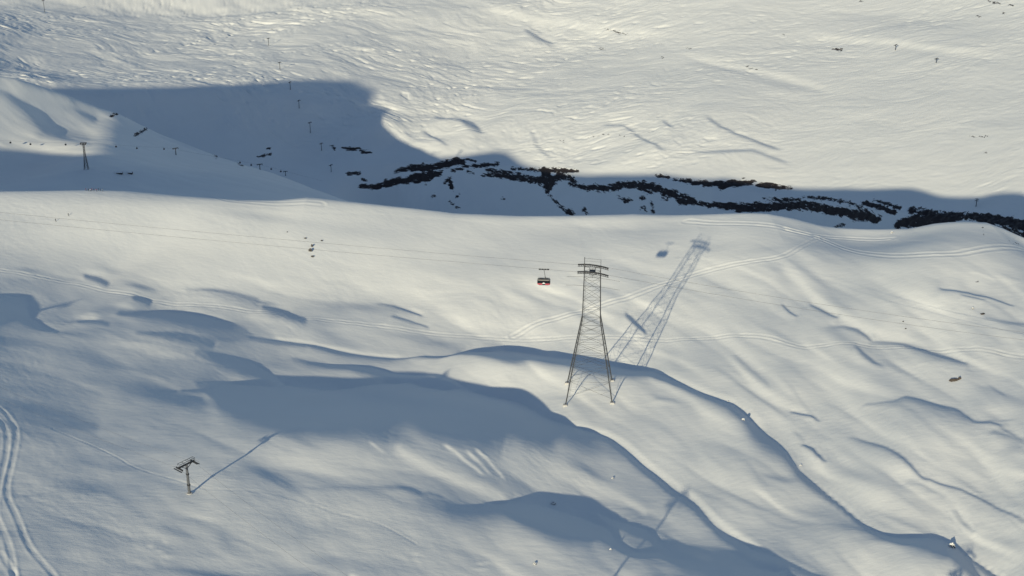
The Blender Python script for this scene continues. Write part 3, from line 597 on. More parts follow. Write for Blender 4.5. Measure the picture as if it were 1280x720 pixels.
def gz(x, y):
    """ground height under a plan point, read from the built sheet"""
    j = np.searchsorted(rows, y)-1; f = (y-rows[j])/(rows[j+1]-rows[j])
    s = x/y; z0 = np.interp(s, cols, Zg[j]); z1 = np.interp(s, cols, Zg[j+1])
    return float(z0*(1-f)+z1*f)
def hit(px, py, y0=380, y1=3900):
    """first ground point met along the direction of a photo position"""
    j0 = np.searchsorted(rows, y0); j1 = np.searchsorted(rows, min(y1, rows[-2]))
    Y = rows[j0:j1]; x, y, z = at(px, py, Y)
    h = np.array([np.interp(xx/yy, cols, Zg[j0+k]) for k, (xx, yy) in enumerate(zip(x, y))])
    b = np.nonzero(h > z)[0]; k = int(b[0]) if len(b) else len(Y)-1
    if k > 0:
        d0 = z[k-1]-h[k-1]; d1 = z[k]-h[k]; t = d0/(d0-d1+1e-9)
        yy = Y[k-1]+t*(Y[k]-Y[k-1])
    else: yy = Y[0]
    xx = float(at(px, py, yy)[0]); return xx, float(yy), gz(xx, float(yy))
# ================================================================== materials
def nt(name):
    m = bpy.data.materials.new(name); m.use_nodes = True; t = m.node_tree; t.nodes.clear()
    out = t.nodes.new('ShaderNodeOutputMaterial'); b = t.nodes.new('ShaderNodeBsdfPrincipled')
    t.links.new(b.outputs[0], out.inputs[0]); return m, t, b
def node(t, typ, **kw):
    n = t.nodes.new(typ)
    for k, v in kw.items(): setattr(n, k, v)
    return n
def snow_material():
    m, t, b = nt('snow'); L = t.links.new
    geo = node(t, 'ShaderNodeNewGeometry'); tc = node(t, 'ShaderNodeTexCoord')
    n1 = node(t, 'ShaderNodeTexNoise'); n1.inputs['Scale'].default_value = .02; n1.inputs['Detail'].default_value = 5
    n2 = node(t, 'ShaderNodeTexNoise'); n2.inputs['Scale'].default_value = .35; n2.inputs['Detail'].default_value = 5; n2.inputs['Roughness'].default_value = .65
    mp = node(t, 'ShaderNodeMapping'); mp.inputs['Rotation'].default_value = (0, 0, math.radians(20)); mp.inputs['Scale'].default_value = (.45, 1, 1)
    L(tc.outputs['Object'], n1.inputs['Vector']); L(tc.outputs['Object'], mp.inputs['Vector']); L(mp.outputs[0], n2.inputs['Vector'])
    cr = node(t, 'ShaderNodeMix', data_type='RGBA'); cr.inputs[6].default_value = (.80, .80, .76, 1); cr.inputs[7].default_value = (.86, .86, .82, 1); L(n1.outputs[0], cr.inputs[0])
    at_ = node(t, 'ShaderNodeAttribute', attribute_name='rock')
    n3 = node(t, 'ShaderNodeTexNoise'); n3.inputs['Scale'].default_value = .15; n3.inputs['Detail'].default_value = 8; n3.inputs['Roughness'].default_value = .72
    mp3 = node(t, 'ShaderNodeMapping'); mp3.inputs['Scale'].default_value = (.3, .6, 3.2); L(tc.outputs['Object'], mp3.inputs['Vector']); L(mp3.outputs[0], n3.inputs['Vector'])
    ma = node(t, 'ShaderNodeMath', operation='MULTIPLY_ADD'); L(n3.outputs[0], ma.inputs[0]); ma.inputs[1].default_value = 5.3; ma.inputs[2].default_value = -2.55
    ad = node(t, 'ShaderNodeMath', operation='ADD'); L(ma.outputs[0], ad.inputs[0]); L(at_.outputs['Fac'], ad.inputs[1])
    mr = node(t, 'ShaderNodeMapRange', interpolation_type='SMOOTHSTEP'); mr.inputs[1].default_value = .0; mr.inputs[2].default_value = .22; L(ad.outputs[0], mr.inputs[0])
    n4 = node(t, 'ShaderNodeTexNoise'); n4.inputs['Scale'].default_value = .3; n4.inputs['Detail'].default_value = 6; L(mp3.outputs[0], n4.inputs['Vector'])
    rc = node(t, 'ShaderNodeMix', data_type='RGBA'); rc.inputs[6].default_value = (.014, .012, .014, 1); rc.inputs[7].default_value = (.065, .052, .048, 1); L(n4.outputs[0], rc.inputs[0])
    mx = node(t, 'ShaderNodeMix', data_type='RGBA'); L(mr.outputs[0], mx.inputs[0]); L(cr.outputs[2], mx.inputs[6]); L(rc.outputs[2], mx.inputs[7])
    L(mx.outputs[2], b.inputs['Base Color'])
    b.inputs['Roughness'].default_value = .72; b.inputs['Specular IOR Level'].default_value = .25
    bp = node(t, 'ShaderNodeBump'); bp.inputs['Strength'].default_value = .5; bp.inputs['Distance'].default_value = .35; L(n2.outputs[0], bp.inputs['Height']); L(bp.outputs[0], b.inputs['Normal'])
    return m
me.materials.append(snow_material())

sc = bpy.context.scene
cam = bpy.data.cameras.new('camera'); camo = bpy.data.objects.new('camera', cam); sc.collection.objects.link(camo); sc.camera = camo
cam.sensor_width = 36; cam.lens = 36*F/1280; cam.clip_start = 1; cam.clip_end = 40000
camo.rotation_euler = (math.radians(90)-PITCH, 0, 0)
sun = bpy.data.lights.new('sun', 'SUN'); suno = bpy.data.objects.new('sun', sun); sc.collection.objects.link(suno)
sun.energy = 3.75; sun.angle = math.radians(.5); sun.color = (1, .905, .665)
v = Vector((SX*math.cos(EL), SY*math.cos(EL), -math.sin(EL))); suno.rotation_euler = v.to_track_quat('-Z', 'Y').to_euler()
w = bpy.data.worlds.new('World'); sc.world = w; w.use_nodes = True; t = w.node_tree; t.nodes.clear()
o = t.nodes.new('ShaderNodeOutputWorld'); bg = t.nodes.new('ShaderNodeBackground'); sk = t.nodes.new('ShaderNodeTexSky')
sk.sky_type = 'NISHITA'; sk.sun_disc = False; sk.sun_elevation = EL; sk.sun_rotation = math.pi+AZ; sk.altitude = 2000; sk.air_density = 1.0; sk.dust_density = .6; sk.ozone_density = 1
t.links.new(sk.outputs[0], bg.inputs[0]); t.links.new(bg.outputs[0], o.inputs[0]); bg.inputs[1].default_value = .09
sc.view_settings.view_transform = 'Standard'; sc.view_settings.look = 'None'; sc.view_settings.exposure = 0.35; sc.view_settings.gamma = 1
sc.render.engine = 'CYCLES'
# ================================================================== object helpers
import bmesh
col = sc.collection
def simple(name, rgb, rough=.5, metal=0.0, var=.15, scale=3.0):
    m, t, b = nt(name); n = node(t, 'ShaderNodeTexNoise'); n.inputs['Scale'].default_value = scale; n.inputs['Detail'].default_value = 4
    tc = node(t, 'ShaderNodeTexCoord'); t.links.new(tc.outputs['Object'], n.inputs['Vector'])
    mx = node(t, 'ShaderNodeMix', data_type='RGBA'); t.links.new(n.outputs[0], mx.inputs[0])
    mx.inputs[6].default_value = tuple(c*(1-var) for c in rgb)+(1,); mx.inputs[7].default_value = tuple(min(1, c*(1+var)) for c in rgb)+(1,)
    t.links.new(mx.outputs[2], b.inputs['Base Color']); b.inputs['Roughness'].default_value = rough; b.inputs['Metallic'].default_value = metal
    return m
M = dict(steel=simple('galvanised_steel', (.062, .064, .066), .6, .1), dark=simple('dark_steel', (.024, .025, .028), .5, .1), pole=simple('grey_tube', (.095, .10, .108), .5),
         rope=simple('steel_rope', (.09, .09, .095), .5, .2), concrete=simple('concrete', (.45, .44, .42), .9), glass=simple('tinted_glass', (.01, .012, .015), .12, 0, .1),
         red=simple('red_paint', (.42, .075, .10), .4), roof=simple('cabin_roof', (.20, .19, .17), .6), white=simple('white_paint', (.62, .62, .6), .5), black=simple('black_paint', (.02, .02, .022), .4),
         rock=simple('bare_rock', (.075, .06, .05), .9, 0, .45, 1.5), rockg=simple('grey_rock', (.075, .07, .068), .9, 0, .4, 1.2), snowcap=simple('cap_snow', (.83, .83, .8), .7, 0, .03, .5),
         wood=simple('dark_timber', (.035, .03, .028), .8), skin=simple('face_skin', (.5, .3, .22), .6), jred=simple('red_jacket', (.45, .04, .04), .7), jblk=simple('black_jacket', (.02, .02, .025), .7),
         jblu=simple('blue_jacket', (.04, .08, .2), .7), trou=simple('dark_trousers', (.03, .03, .035), .8), jwht=simple('pale_jacket', (.6, .58, .55), .7))
class MB:
    def __init__(s): s.v = []; s.f = []
    def box(s, c, h, R=None, taper=1.0):
        i = len(s.v)
        for z in (-1, 1):
            k = 1 if z < 0 else taper
            for x, y in ((-1, -1), (1, -1), (1, 1), (-1, 1)):
                p = Vector((x*h[0]*k, y*h[1]*k, z*h[2]))
                if R: p = R @ p
                s.v.append(p+Vector(c))
        s.f += [tuple(i+k for k in q) for q in ((0, 3, 2, 1), (4, 5, 6, 7), (0, 1, 5, 4), (1, 2, 6, 5), (2, 3, 7, 6), (3, 0, 4, 7))]
        return s
    def bar(s, a, b, w, w2=None, n=4):
        a = Vector(a); b = Vector(b); d = (b-a); 
        if d.length < 1e-6: return s
        q = d.to_track_quat('Z', 'Y'); i = len(s.v); w2 = w if w2 is None else w2
        for p, r in ((a, w), (b, w2)):
            for k in range(n):
                t = 2*math.pi*(k+.5)/n; s.v.append(p+q @ Vector((r*math.cos(t), r*math.sin(t), 0)))
        s.f += [(i+k, i+(k+1) % n, i+n+(k+1) % n, i+n+k) for k in range(n)]
        s.f += [tuple(i+k for k in range(n))[::-1], tuple(i+n+k for k in range(n))]
        return s
    def path(s, pts, w, n=6):
        pts = [Vector(p) for p in pts]; i = len(s.v)
        for j, p in enumerate(pts):
            d = (pts[min(j+1, len(pts)-1)]-pts[max(j-1, 0)]); q = d.to_track_quat('Z', 'Y')
            for k in range(n):
                t = 2*math.pi*(k+.5)/n; s.v.append(p+q @ Vector((w*math.cos(t), w*math.sin(t), 0)))
        for j in range(len(pts)-1):
            for k in range(n): s.f.append((i+j*n+k, i+j*n+(k+1) % n, i+(j+1)*n+(k+1) % n, i+(j+1)*n+k))
        return s
    def build(s, name, mat, parent=None, bevel=0):
        m = bpy.data.meshes.new(name); m.from_pydata([tuple(v) for v in s.v], [], s.f); m.update()
        o = bpy.data.objects.new(name, m); col.objects.link(o); m.materials.append(mat); o.parent = parent
        if bevel:
            b = o.modifiers.new('bevel', 'BEVEL'); b.width = bevel; b.segments = 2; b.limit_method = 'ANGLE'
        return o
def tag(o, label, cat, group=None):
    o['label'] = label; o['category'] = cat
    if group: o['group'] = group
    return o
def thing(name, loc, rz=0.0, label='', cat='', group=None):
    o = bpy.data.objects.new(name, None); col.objects.link(o); o.location = loc; o.rotation_euler = (0, 0, rz); o.empty_display_size = 1
    return tag(o, label, cat, group)
def copy_tree(o, parent=None):
    c = o.copy(); col.objects.link(c); c.parent = parent
    for ch in list(o.children): copy_tree(ch, c)
    return c
def place(o, loc, rz=None, scale=None, label=None):
    o.location = loc
    if rz is not None: o.rotation_euler = (0, 0, rz)
    if scale is not None: o.scale = (scale,)*3
    if label: o['label'] = label
    return o

# ================================================================== cable car tower (lattice)
def lattice(name, loc, rz, H, prof, panels, lw, bw, label, cat, foot_z=None, saddle=True, group=None):
    """prof: [(height, half width)]; four legs, one braced face each side"""
    t = thing(name, loc, rz, label, cat, group)
    hw = lambda z: float(np.interp(z, [p[0] for p in prof], [p[1] for p in prof]))
    cs = [(-1, -1), (1, -1), (1, 1), (-1, 1)]
    fz = foot_z or [0, 0, 0, 0]
    for k, (sx, sy) in enumerate(cs):
        b = MB(); zs = [p[0] for p in prof if p[0] > 0]
        slope = (prof[1][1]-prof[0][1])/(prof[1][0]-prof[0][0]); w0 = prof[0][1]+slope*fz[k]
        prev = Vector((sx*w0, sy*w0, fz[k]-.6))
        for z in zs:
            cur = Vector((sx*hw(z), sy*hw(z), z)); b.bar(prev, cur, lw*(1.1-.35*prev.z/H), lw*(1.1-.35*z/H)); prev = cur
        b.build('leg', M['steel'], t)
        f = MB(); f.box((sx*w0, sy*w0, fz[k]-.4), (2.3*lw/.45, 2.3*lw/.45, 1.6*lw/.45), taper=.75); f.build('footing', M['concrete'], t, .1)
    for k in range(4):
        (ax, ay), (bx, by) = cs[k], cs[(k+1) % 4]; b = MB()
        for i in range(len(panels)-1):
            z0, z1 = panels[i], panels[i+1]; w0, w1 = hw(z0), hw(z1)
            p00 = Vector((ax*w0, ay*w0, z0)); p01 = Vector((bx*w0, by*w0, z0)); p10 = Vector((ax*w1, ay*w1, z1)); p11 = Vector((bx*w1, by*w1, z1))
            b.bar(p00, p11, bw*1.1); b.bar(p01, p10, bw*1.1); b.bar(p10, p11, bw)
            if w0 > 6:
                mid = (p00+p01+p10+p11)/4; b.bar((p00+p10)/2, mid, bw*.6); b.bar((p01+p11)/2, mid, bw*.6)
                b.bar((p00+p10)/2, (p00+mid)/2, bw*.6); b.bar((p01+p11)/2, (p01+mid)/2, bw*.6)
        b.build('bracing', M['steel'], t)
    return t, hw
bx, by, bz = hit(737, 489)
RZ = math.radians(-4)
c4, s4 = math.cos(RZ), math.sin(RZ)
fz = []
for sx, sy in ((-1, -1), (1, -1), (1, 1), (-1, 1)):
    X = bx+sx*12.6*c4-sy*12.6*s4; Y = by+sx*12.6*s4+sy*12.6*c4; fz.append(gz(X, Y)-bz)
TH = 73.0
tower, thw = lattice('cable_car_tower', (bx, by, bz), RZ, TH, [(0, 12.6), (45, 4.9), (TH, 4.3)], [2, 11, 19, 26, 32, 37.5, 42.5, 47.5, 53, 59, 65, 70.5, TH], .29, .06,
    'tall grey steel lattice tower carrying the cable car ropes, four splayed legs in the snow', 'tower', fz)
def saddle_pts(y):
    return [Vector((x, y, TH+.6-.012*x*x-.10*x)) for x in np.linspace(-8.0, 8.6, 15)]
for y in (-5.2, 5.2):
    b = MB(); P = saddle_pts(y)
    for p, q in zip(P[:-1], P[1:]):
        b.bar(p, q, .42); b.bar(p-Vector((0, 0, 1.0)), q-Vector((0, 0, 1.0)), .16); b.bar(p, q-Vector((0, 0, 1.0)), .1)
    for x in (-4.4, 0, 4.4): b.bar((x, y, TH-1.4-.1*x), (x*.97, y*.8, TH-3), .14)
    b.build('rope_saddle', M['dark'], tower)
b = MB()
for x in (-4.3, 4.3): b.bar((x, -5.6, TH-.9-.1*x), (x, 5.6, TH-.9-.1*x), .3)
for x in (-1.5, 1.5): b.bar((x, -5, TH-.8), (x, 5, TH-.8), .18)
b.box((0, 0, TH-1.0), (1.6, 1.4, .5)); b.build('crosshead', M['dark'], tower)
b = MB()
for x, h in ((-4.4, 5.4), (4.4, 4.2)):
    for y in (-4.4, 4.4): b.bar((x, y, TH-1), (x, y, TH+h), .24 if x < 0 else .15)
    b.bar((x, -4.4, TH+h-.2), (x, 4.4, TH+h-.2), .12)
for y in (-4.4, 4.4):
    b.bar((-4.4, y, TH+4.9), (4.4, y, TH+4.1), .07); b.bar((-4.4, y, TH+3.3), (4.4, y, TH+2.7), .05)
b.build('service_gantry', M['steel'], tower)
b = MB()
for y in (-6.0, 6.0):
    pts = [Vector((x, y, TH-7.0-.004*x*x-.07*x)) for x in np.linspace(-14, 15, 9)]
    b.path(pts, .07, 4)
for x in (-4.3, 4.3): b.bar((x, -6, TH-7-.07*x), (x, 6, TH-7-.07*x), .12)
b.build('rope_guide', M['steel'], tower)
b = MB(); lx = -1
for z in np.arange(4, TH, 1.5):
    w = thw(z); b.bar((-w*.98+.5, -w, z), (-w*.98+1.0, -w, z), .03)
w0, w1, w2 = thw(4), thw(45), thw(TH)
for dx in (.5, 1.0):
    b.bar((-w0*.98+dx, -w0, 4), (-w1*.98+dx, -w1, 45), .04); b.bar((-w1*.98+dx, -w1, 45), (-w2*.98+dx, -w2, TH), .04)
b.build('ladder', M['steel'], tower)

# ropes across the tower, in the tower's own direction
def rope_line(y, zoff, right):
    pts = []
    for s_ in np.linspace(-1250, -8, 60):
        q = -s_-8; pts.append((s_, y, TH+.6+.05+zoff+.058*q+.000035*q*q))
    for s_ in np.linspace(-8, 8.6, 9): pts.append((s_, y, TH+1.05+zoff-.012*s_*s_-.10*s_))
    for s_ in np.linspace(8.6, 640, 40):
        q = s_-8.6; pts.append((s_, y, TH+1.05+zoff-.89-.86-.175*q+.00016*q*q))
    return pts
def to_world(p): return Vector((bx+p[0]*c4-p[1]*s4, by+p[0]*s4+p[1]*c4, bz+p[2]))
def rope(pts, r, label, group):
    o0 = Vector(pts[0]); b = MB().path([Vector(p)-o0 for p in pts], r, 5)
    o = b.build('steel_rope', M['rope']); o.location = o0; tag(o, label, 'rope', group); return o
near_pts = [to_world(p) for p in rope_line(-5.2, 0, 0)]; far_pts = [to_world(p) for p in rope_line(5.2, 0, 0)]
G_R = 'track ropes over the lattice tower'
rope(near_pts, .055, 'near track rope of the cable car, the one the red and black cabin hangs from', G_R)
rope(far_pts, .055, 'far track rope of the cable car, on the upper saddle of the lattice tower', G_R)

# ================================================================== the cabin on the near rope
def rope_at_px(pts, px):
    for a, b_ in zip(pts[:-1], pts[1:]):
        pa = proj(a.x, a.y, a.z)[0]; pb = proj(b_.x, b_.y, b_.z)[0]
        if min(pa, pb) <= px <= max(pa, pb): return a.lerp(b_, (px-pa)/(pb-pa+1e-9))
rc_ = rope_at_px(near_pts, 680)
HANG = 5.4; CH = 3.3
cab = thing('cable_car_cabin', rc_-Vector((0, 0, HANG+CH)), RZ, 'large red and black cable car cabin hanging from its rope beside the lattice tower', 'cable car')
def prism(profile, x0, x1, chamf=0.0):
    b = MB(); n = len(profile)
    for x in (x0, x1): b.v += [Vector((x, y, z)) for y, z in profile]
    b.f = [tuple(range(n))[::-1], tuple(range(n, 2*n))]+[(k, (k+1) % n, n+(k+1) % n, n+k) for k in range(n)]
    return b
def shell(L, W, z0, z1, t0=1.0, t1=1.0, c=.55):
    b = MB()
    for z, k in ((z0, t0), (z1, t1)):
        l, w, q = L*k, W*k, c
        b.v += [Vector(p) for p in ((-l+q, -w, z), (l-q, -w, z), (l, -w+q, z), (l, w-q, z), (l-q, w, z), (-l+q, w, z), (-l, w-q, z), (-l, -w+q, z))]
    b.f = [tuple(range(8))[::-1], tuple(range(8, 16))]+[(k, (k+1) % 8, 8+(k+1) % 8, 8+k) for k in range(8)]
    return b
shell(3.45, 1.7, .35, 1.15, .99, 1.0).build('lower_body', M['red'], cab, .06)
shell(3.2, 1.5, 0, .35, .9, 1.05).build('underside', M['black'], cab, .05)
g_ = shell(3.5, 1.72, 1.15, 2.75, 1.0, .985).build('window_band', M['glass'], cab, .04)
for x in (-2.1, -.75, .75, 2.1):
    for y in (-1.73, 1.73): MB().box((x, y, 1.95), (.05, .03, .8)).build('window_post', M['black'], g_)
r_ = shell(3.42, 1.66, 2.75, 3.15, 1.0, .93).build('roof', M['roof'], cab, .08)
MB().box((-1.4, 0, 3.3), (1.0, .5, .14)).build('roof_hatch', M['black'], r_, .04); MB().box((1.3, .2, 3.3), (.5, .4, .12)).build('roof_box', M['black'], r_, .04)
b = MB()
for y in (-1.5, 1.5): b.bar((-3.0, y, 3.5), (3.0, y, 3.5), .03); [b.bar((x, y, 3.1), (x, y, 3.5), .03) for x in (-3, -1, 1, 3)]
b.build('roof_rail', M['dark'], r_)
for y in (-1.745, 1.745):
    b = MB(); b.box((0, y, 1.55), (.75, .02, 1.15)); b.build('sliding_door', M['glass'], cab)
    e = MB(); yy = y+(.03 if y > 0 else -.03)
    i = 0; pr = [(-.95, .95), (.95, .95), (.55, 1.45), (0, 1.8), (-.55, 1.45)]
    e.v = [Vector((x, yy, z)) for x, z in pr]+[Vector((x, yy+(.02 if y > 0 else -.02), z)) for x, z in pr]
    e.f = [(0, 1, 2, 3, 4), (9, 8, 7, 6, 5)]+[(k, (k+1) % 5, 5+(k+1) % 5, 5+k) for k in range(5)]
    e.build('emblem', M['white'], cab)
b = MB(); b.bar((.9, 0, 3.1), (.35, 0, 6.5), .17, .13, 6); b.bar((.35, 0, 6.5), (0, 0, CH+HANG-.55), .13, .13, 6); b.bar((.0, 0, 3.2), (.9, 0, 4.2), .08); b.bar((1.7, 0, 3.2), (.75, 0, 4.3), .08)
b.build('hanger', M['steel'], cab)
top = CH+HANG
b = MB(); b.bar((-2.8, 0, top-.35), (2.8, 0, top-.35), .13); [b.box((x, 0, top+.02), (.6, .13, .22)) for x in (-2.2, -.75, .75, 2.2)]
cr_ = b.build('carriage', M['dark'], cab, .02)
for x in (-2.55, -1.85, -1.1, -.4, .4, 1.1, 1.85, 2.55): MB().bar((x, -.08, top+.16), (x, .08, top+.16), .2, .2, 10).build('wheel', M['black'], cr_)

# ================================================================== chairlift pylon
def chair_pylon(name, loc, rz, H, label, cat, group, fat=.56):
    """local x = direction of the rope, local y = crossarm"""
    t = thing(name, loc, rz, label, cat, group)
    b = MB(); zz = [-1.0, H*.33, H*.66, H]; rr = [fat, fat*.93, fat*.84, fat*.74]
    for k in range(3): b.bar((0, 0, zz[k]), (0, 0, zz[k+1]), rr[k], rr[k+1], 14)
    b.build('pole', M['pole'], t)
    for z, r in ((H*.30, fat*1.35), (H*.66, fat*1.25)):
        c = MB(); c.bar((0, 0, z-.22), (0, 0, z+.22), r, r, 14); c.build('flange', M['dark'], t)
    f = MB(); f.bar((0, 0, -1), (0, 0, .35), fat*2.3, fat*2.1, 12); f.build('footing', M['concrete'], t, .05)
    b = MB(); b.box((0, 0, H-.1), (.32, 3.9, .28)); b.bar((0, -2.8, H-.2), (0, 0, H-2.2), .16); b.bar((0, 2.8, H-.2), (0, 0, H-2.2), .16)
    arm = b.build('crossarm', M['dark'], t)
    b = MB()
    for x in (-.75, .75):
        b.bar((x, -3.9, H+1.5), (x, 3.9, H+1.5), .09)
        for y in (-3.9, -1.3, 1.3, 3.9): b.bar((x*.4, y, H), (x, y, H+1.5), .07)
    for y in (-3.9, -1.95, 0, 1.95, 3.9): b.bar((-.75, y, H+1.5), (.75, y, H+1.5), .06)
    b.build('lifting_frame', M['dark'], arm)
    for y in (-3.7, 3.7):
        b = MB(); b.box((0, y, H-.55), (2.3, .14, .2)); b.box((-1.2, y, H-.85), (.95, .12, .14)); b.box((1.2, y, H-.85), (.95, .12, .14))
        sh = b.build('sheave_beam', M['dark'], t)
        b = MB()
        for x in (-2.0, -1.45, -.9, -.35, .35, .9, 1.45, 2.0): b.bar((x, y-.1, H-.95), (x, y+.1, H-.95), .24, .24, 10)
        b.build('sheave', M['black'], sh)
        b = MB(); yo = y*1.22; b.box((0, yo, H-1.1), (2.6, .28, .04)); [b.bar((x, yo, H-1.1), (x, yo, H-.1), .03) for x in (-2.5, 0, 2.5)]; b.bar((-2.5, yo, H-.1), (2.5, yo, H-.1), .03)
        b.build('catwalk', M['dark'], t)
    b = MB()
    for dx in (-.2, .2): b.bar((dx, -fat-.15, 1.5), (dx, -fat*.8-.15, H-.3), .025)
    for z in np.arange(1.8, H-.5, .35): b.bar((-.2, -fat-.13, z), (.2, -fat-.13, z), .018)
    b.build('ladder', M['steel'], t)
    return t
G_P = 'chairlift pylons on the near slope'
pa = hit(237, 617)
HA = 14.2
pb = at(600, 800, 352.0); pb = (float(pb[0]), 352.0, gz(float(pb[0]), 352.0))
pc = at(-158, 440, 640.0); pc = (float(pc[0]), 640.0, gz(float(pc[0]), 640.0))
pd = at(1176, 800, 352.0); pd = (float(pd[0]), 352.0, gz(float(pd[0]), 352.0))
rab = math.atan2(pb[1]-pa[1], pb[0]-pa[0])
chair_pylon('chairlift_pylon', pa, rab+.2, HA, 'grey tubular chairlift pylon with dark crossarm, standing at lower left of the snow slope', 'pylon', G_P)
chair_pylon('chairlift_pylon', pb, rab, 15.5, 'chairlift pylon just below the frame whose long shadow crosses the bottom snow hollow', 'pylon', G_P)
chair_pylon('chairlift_pylon', pc, rab, 20.0, 'chairlift pylon outside the left edge whose shadow reaches the ski track', 'pylon', G_P)
chair_pylon('chairlift_pylon', pd, rab-.2, 15.2, 'chairlift pylon below the right corner whose crossarm shadow falls beside the big hollow', 'pylon', G_P)
def span(a, b, n=24, sag=.02):
    a = Vector(a); b = Vector(b); L_ = (b-a).length
    return [a.lerp(b, k/n)-Vector((0, 0, 4*sag*L_*(k/n)*(1-k/n))) for k in range(n+1)]
side = Vector((-math.sin(rab), math.cos(rab), 0))
ext = Vector(pb)+(Vector(pb)-Vector(pa))*.5; exl = Vector(pc)+(Vector(pc)-Vector(pa))*1.2
for sgn, lab in ((-3.7, 'nearer haul rope of the chairlift over the tubular pylon'), (3.7, 'farther haul rope of the chairlift over the tubular pylon')):
    o = side*sgn; P = []
    seq = [exl+Vector((0, 0, 30)), Vector(pc)+Vector((0, 0, 19.3)), Vector(pa)+Vector((0, 0, HA-.7)), Vector(pb)+Vector((0, 0, 14.8)), ext+Vector((0, 0, 20))]
    for p, q in zip(seq[:-1], seq[1:]): P += [v_+o for v_ in span(p, q, 20, .012)][(0 if not P else 1):]
    rope(P, .03, lab, 'haul ropes of the near chairlift')

# ================================================================== far pylons
def metres(px_h, loc): return px_h*(loc[1]*CP-loc[2]*SP)/F/math.cos(math.radians(18))
def line_pylon(name, H, label, cat, group):
    t = thing(name, (0, 0, 0), 0, label, cat, group)
    b = MB(); b.bar((0, 0, -1), (0, 0, H), .62, .45, 8); b.build('pole', M['dark'], t)
    b = MB(); b.box((0, 0, H-.3), (3.9, .3, .45)); b.bar((-2.5, 0, H-.4), (0, 0, H-2.3), .2); b.bar((2.5, 0, H-.4), (0, 0, H-2.3), .2); b.build('crossarm', M['dark'], t)
    for x in (-3.6, 3.6):
        b = MB(); b.box((x, 0, H-1.0), (.25, 2.4, .35)); b.build('sheave_beam', M['dark'], t)
    f = MB(); f.bar((0, 0, -1), (0, 0, .4), 1.3, 1.2, 8); f.build('footing', M['concrete'], t)
    return t
G_F = 'lift pylons on the far snow'
FP = [(220, 193.5, 8.5, .5, 'T-shaped lift pylon in shade right of the lattice pylon, below the slanting rock streak'),
      (325, 212, 7, .3, 'small T-shaped pylon on the shaded shoulder edge, upper one of the two there'),
      (357, 219.5, 5.5, .3, 'low T-shaped pylon farthest down the shaded shoulder edge'),
      (363, 112, 9.5, 1.3, 'thin pylon just below the upper edge of the big shadow'),
      (374, 135, 9.5, 1.2, 'thin pylon in the big shadow, second from its upper edge'),
      (388, 166, 13, .9, 'tallest T-topped pylon in the middle of the big shadow'),
      (402, 188, 9, 1.1, 'dark pylon in the shade just left of a small rock patch'),
      (414, 215, 9, 1.1, 'pylon low in the shaded valley, left of the crag'),
      (336, 57, 9, 1.1, 'faint pylon on the sunlit plateau, upper one of the pair above the big shadow'),
      (350, 87, 9, 1.1, 'faint pylon on sunlit snow closest above the big shadow'),
      (56, 16, 15, 1.1, 'tall thin pylon at the top left corner on sunlit snow'),
      (1119, 63, 7, .8, 'small pylon on bright snow near the upper right, left one of two'),
      (1170, 79, 6, .8, 'small pylon on bright snow near the upper right, right one of two'),
      (1220, 258, 9, 1.2, 'dark pylon in shade above the crag near the right edge')]
for px, py, hp, rz, lab in FP:
    loc = hit(px, py, 1200); H = metres(hp, loc)
    t_ = line_pylon('lift_pylon', H, lab, 'pylon', G_F); place(t_, loc, rz)
loc = hit(108, 211, 1200); H2 = metres(32, loc)
t2, _ = lattice('lattice_pylon', loc, .1, H2, [(0, H2*.07), (H2*.6, H2*.026), (H2, H2*.025)], [H2*k for k in (.03, .15, .27, .38, .48, .58, .68, .78, .89, 1.0)], .22, .12,
    'distant steel lattice pylon with a T-shaped head, below the sunlit tongue of the left shoulder', 'pylon')
b = MB(); b.box((0, 0, H2), (H2*.11, .5, .5)); b.box((0, 0, H2-2.2), (H2*.09, .4, .35)); [b.box((x, 0, H2-.6), (.4, 3, .5)) for x in (-H2*.095, H2*.095)]; b.build('crossarm', M['dark'], t2)

for ch in t2.children:
    if ch.name.split('.')[0] != 'footing': ch.data.materials[0] = M['dark']
# gondolas of the far lift, hanging over the shaded shoulder
G_G = 'small lift cabins over the shaded left shoulder'
GL = [(13, 178, 'leftmost tiny dark lift cabin, at the lower edge of the sunlit patch'), (38, 180, 'second tiny dark lift cabin from the left edge, under the sunlit patch'),
      (82, 180.5, 'tiny dark lift cabin against the sunlit tongue, left of the lattice pylon'), (145, 183, 'tiny lift cabin first to the right of the lattice pylon'),
      (171, 185, 'tiny lift cabin halfway between the lattice pylon and the T-shaped pylon'), (205, 186, 'tiny lift cabin just left of the T-shaped pylon'),
      (300, 203, 'tiny lift cabin over the shoulder edge, leftmost of those past the T-shaped pylon'), (314, 206, 'tiny lift cabin just left of the pylon on the shoulder edge'),
      (339, 211, 'tiny lift cabin just right of the pylon on the shoulder edge'), (351, 214, 'tiny lift cabin nearest the lowest pylon of the shoulder')]
gp = []
gproto = None
for px, py, lab in GL:
    g = hit(px, py+7.5, 1200); Yg_ = g[1]; X_, _, Z_ = at(px, py, Yg_); gp.append(Vector((float(X_), Yg_, float(Z_)+2.2)))
    if gproto is None:
        gproto = thing('lift_cabin', (0, 0, 0), 0, lab, 'lift cabin', G_G)
        shell(1.25, 1.0, -1.2, -.2, .82, 1.0, .35).build('body', M['black'], gproto, .05)
        shell(1.22, .98, -.2, .75, 1.0, .8, .35).build('window_band', M['glass'], gproto, .04)
        b = MB(); b.bar((0, 0, .7), (0, .15, 2.2), .07); b.box((0, .1, 2.25), (.35, .12, .12)); b.build('hanger', M['dark'], gproto)
        t_ = gproto
    else: t_ = copy_tree(gproto)
    place(t_, (float(X_), Yg_, float(Z_)), .2, 1.0, lab)
P = []
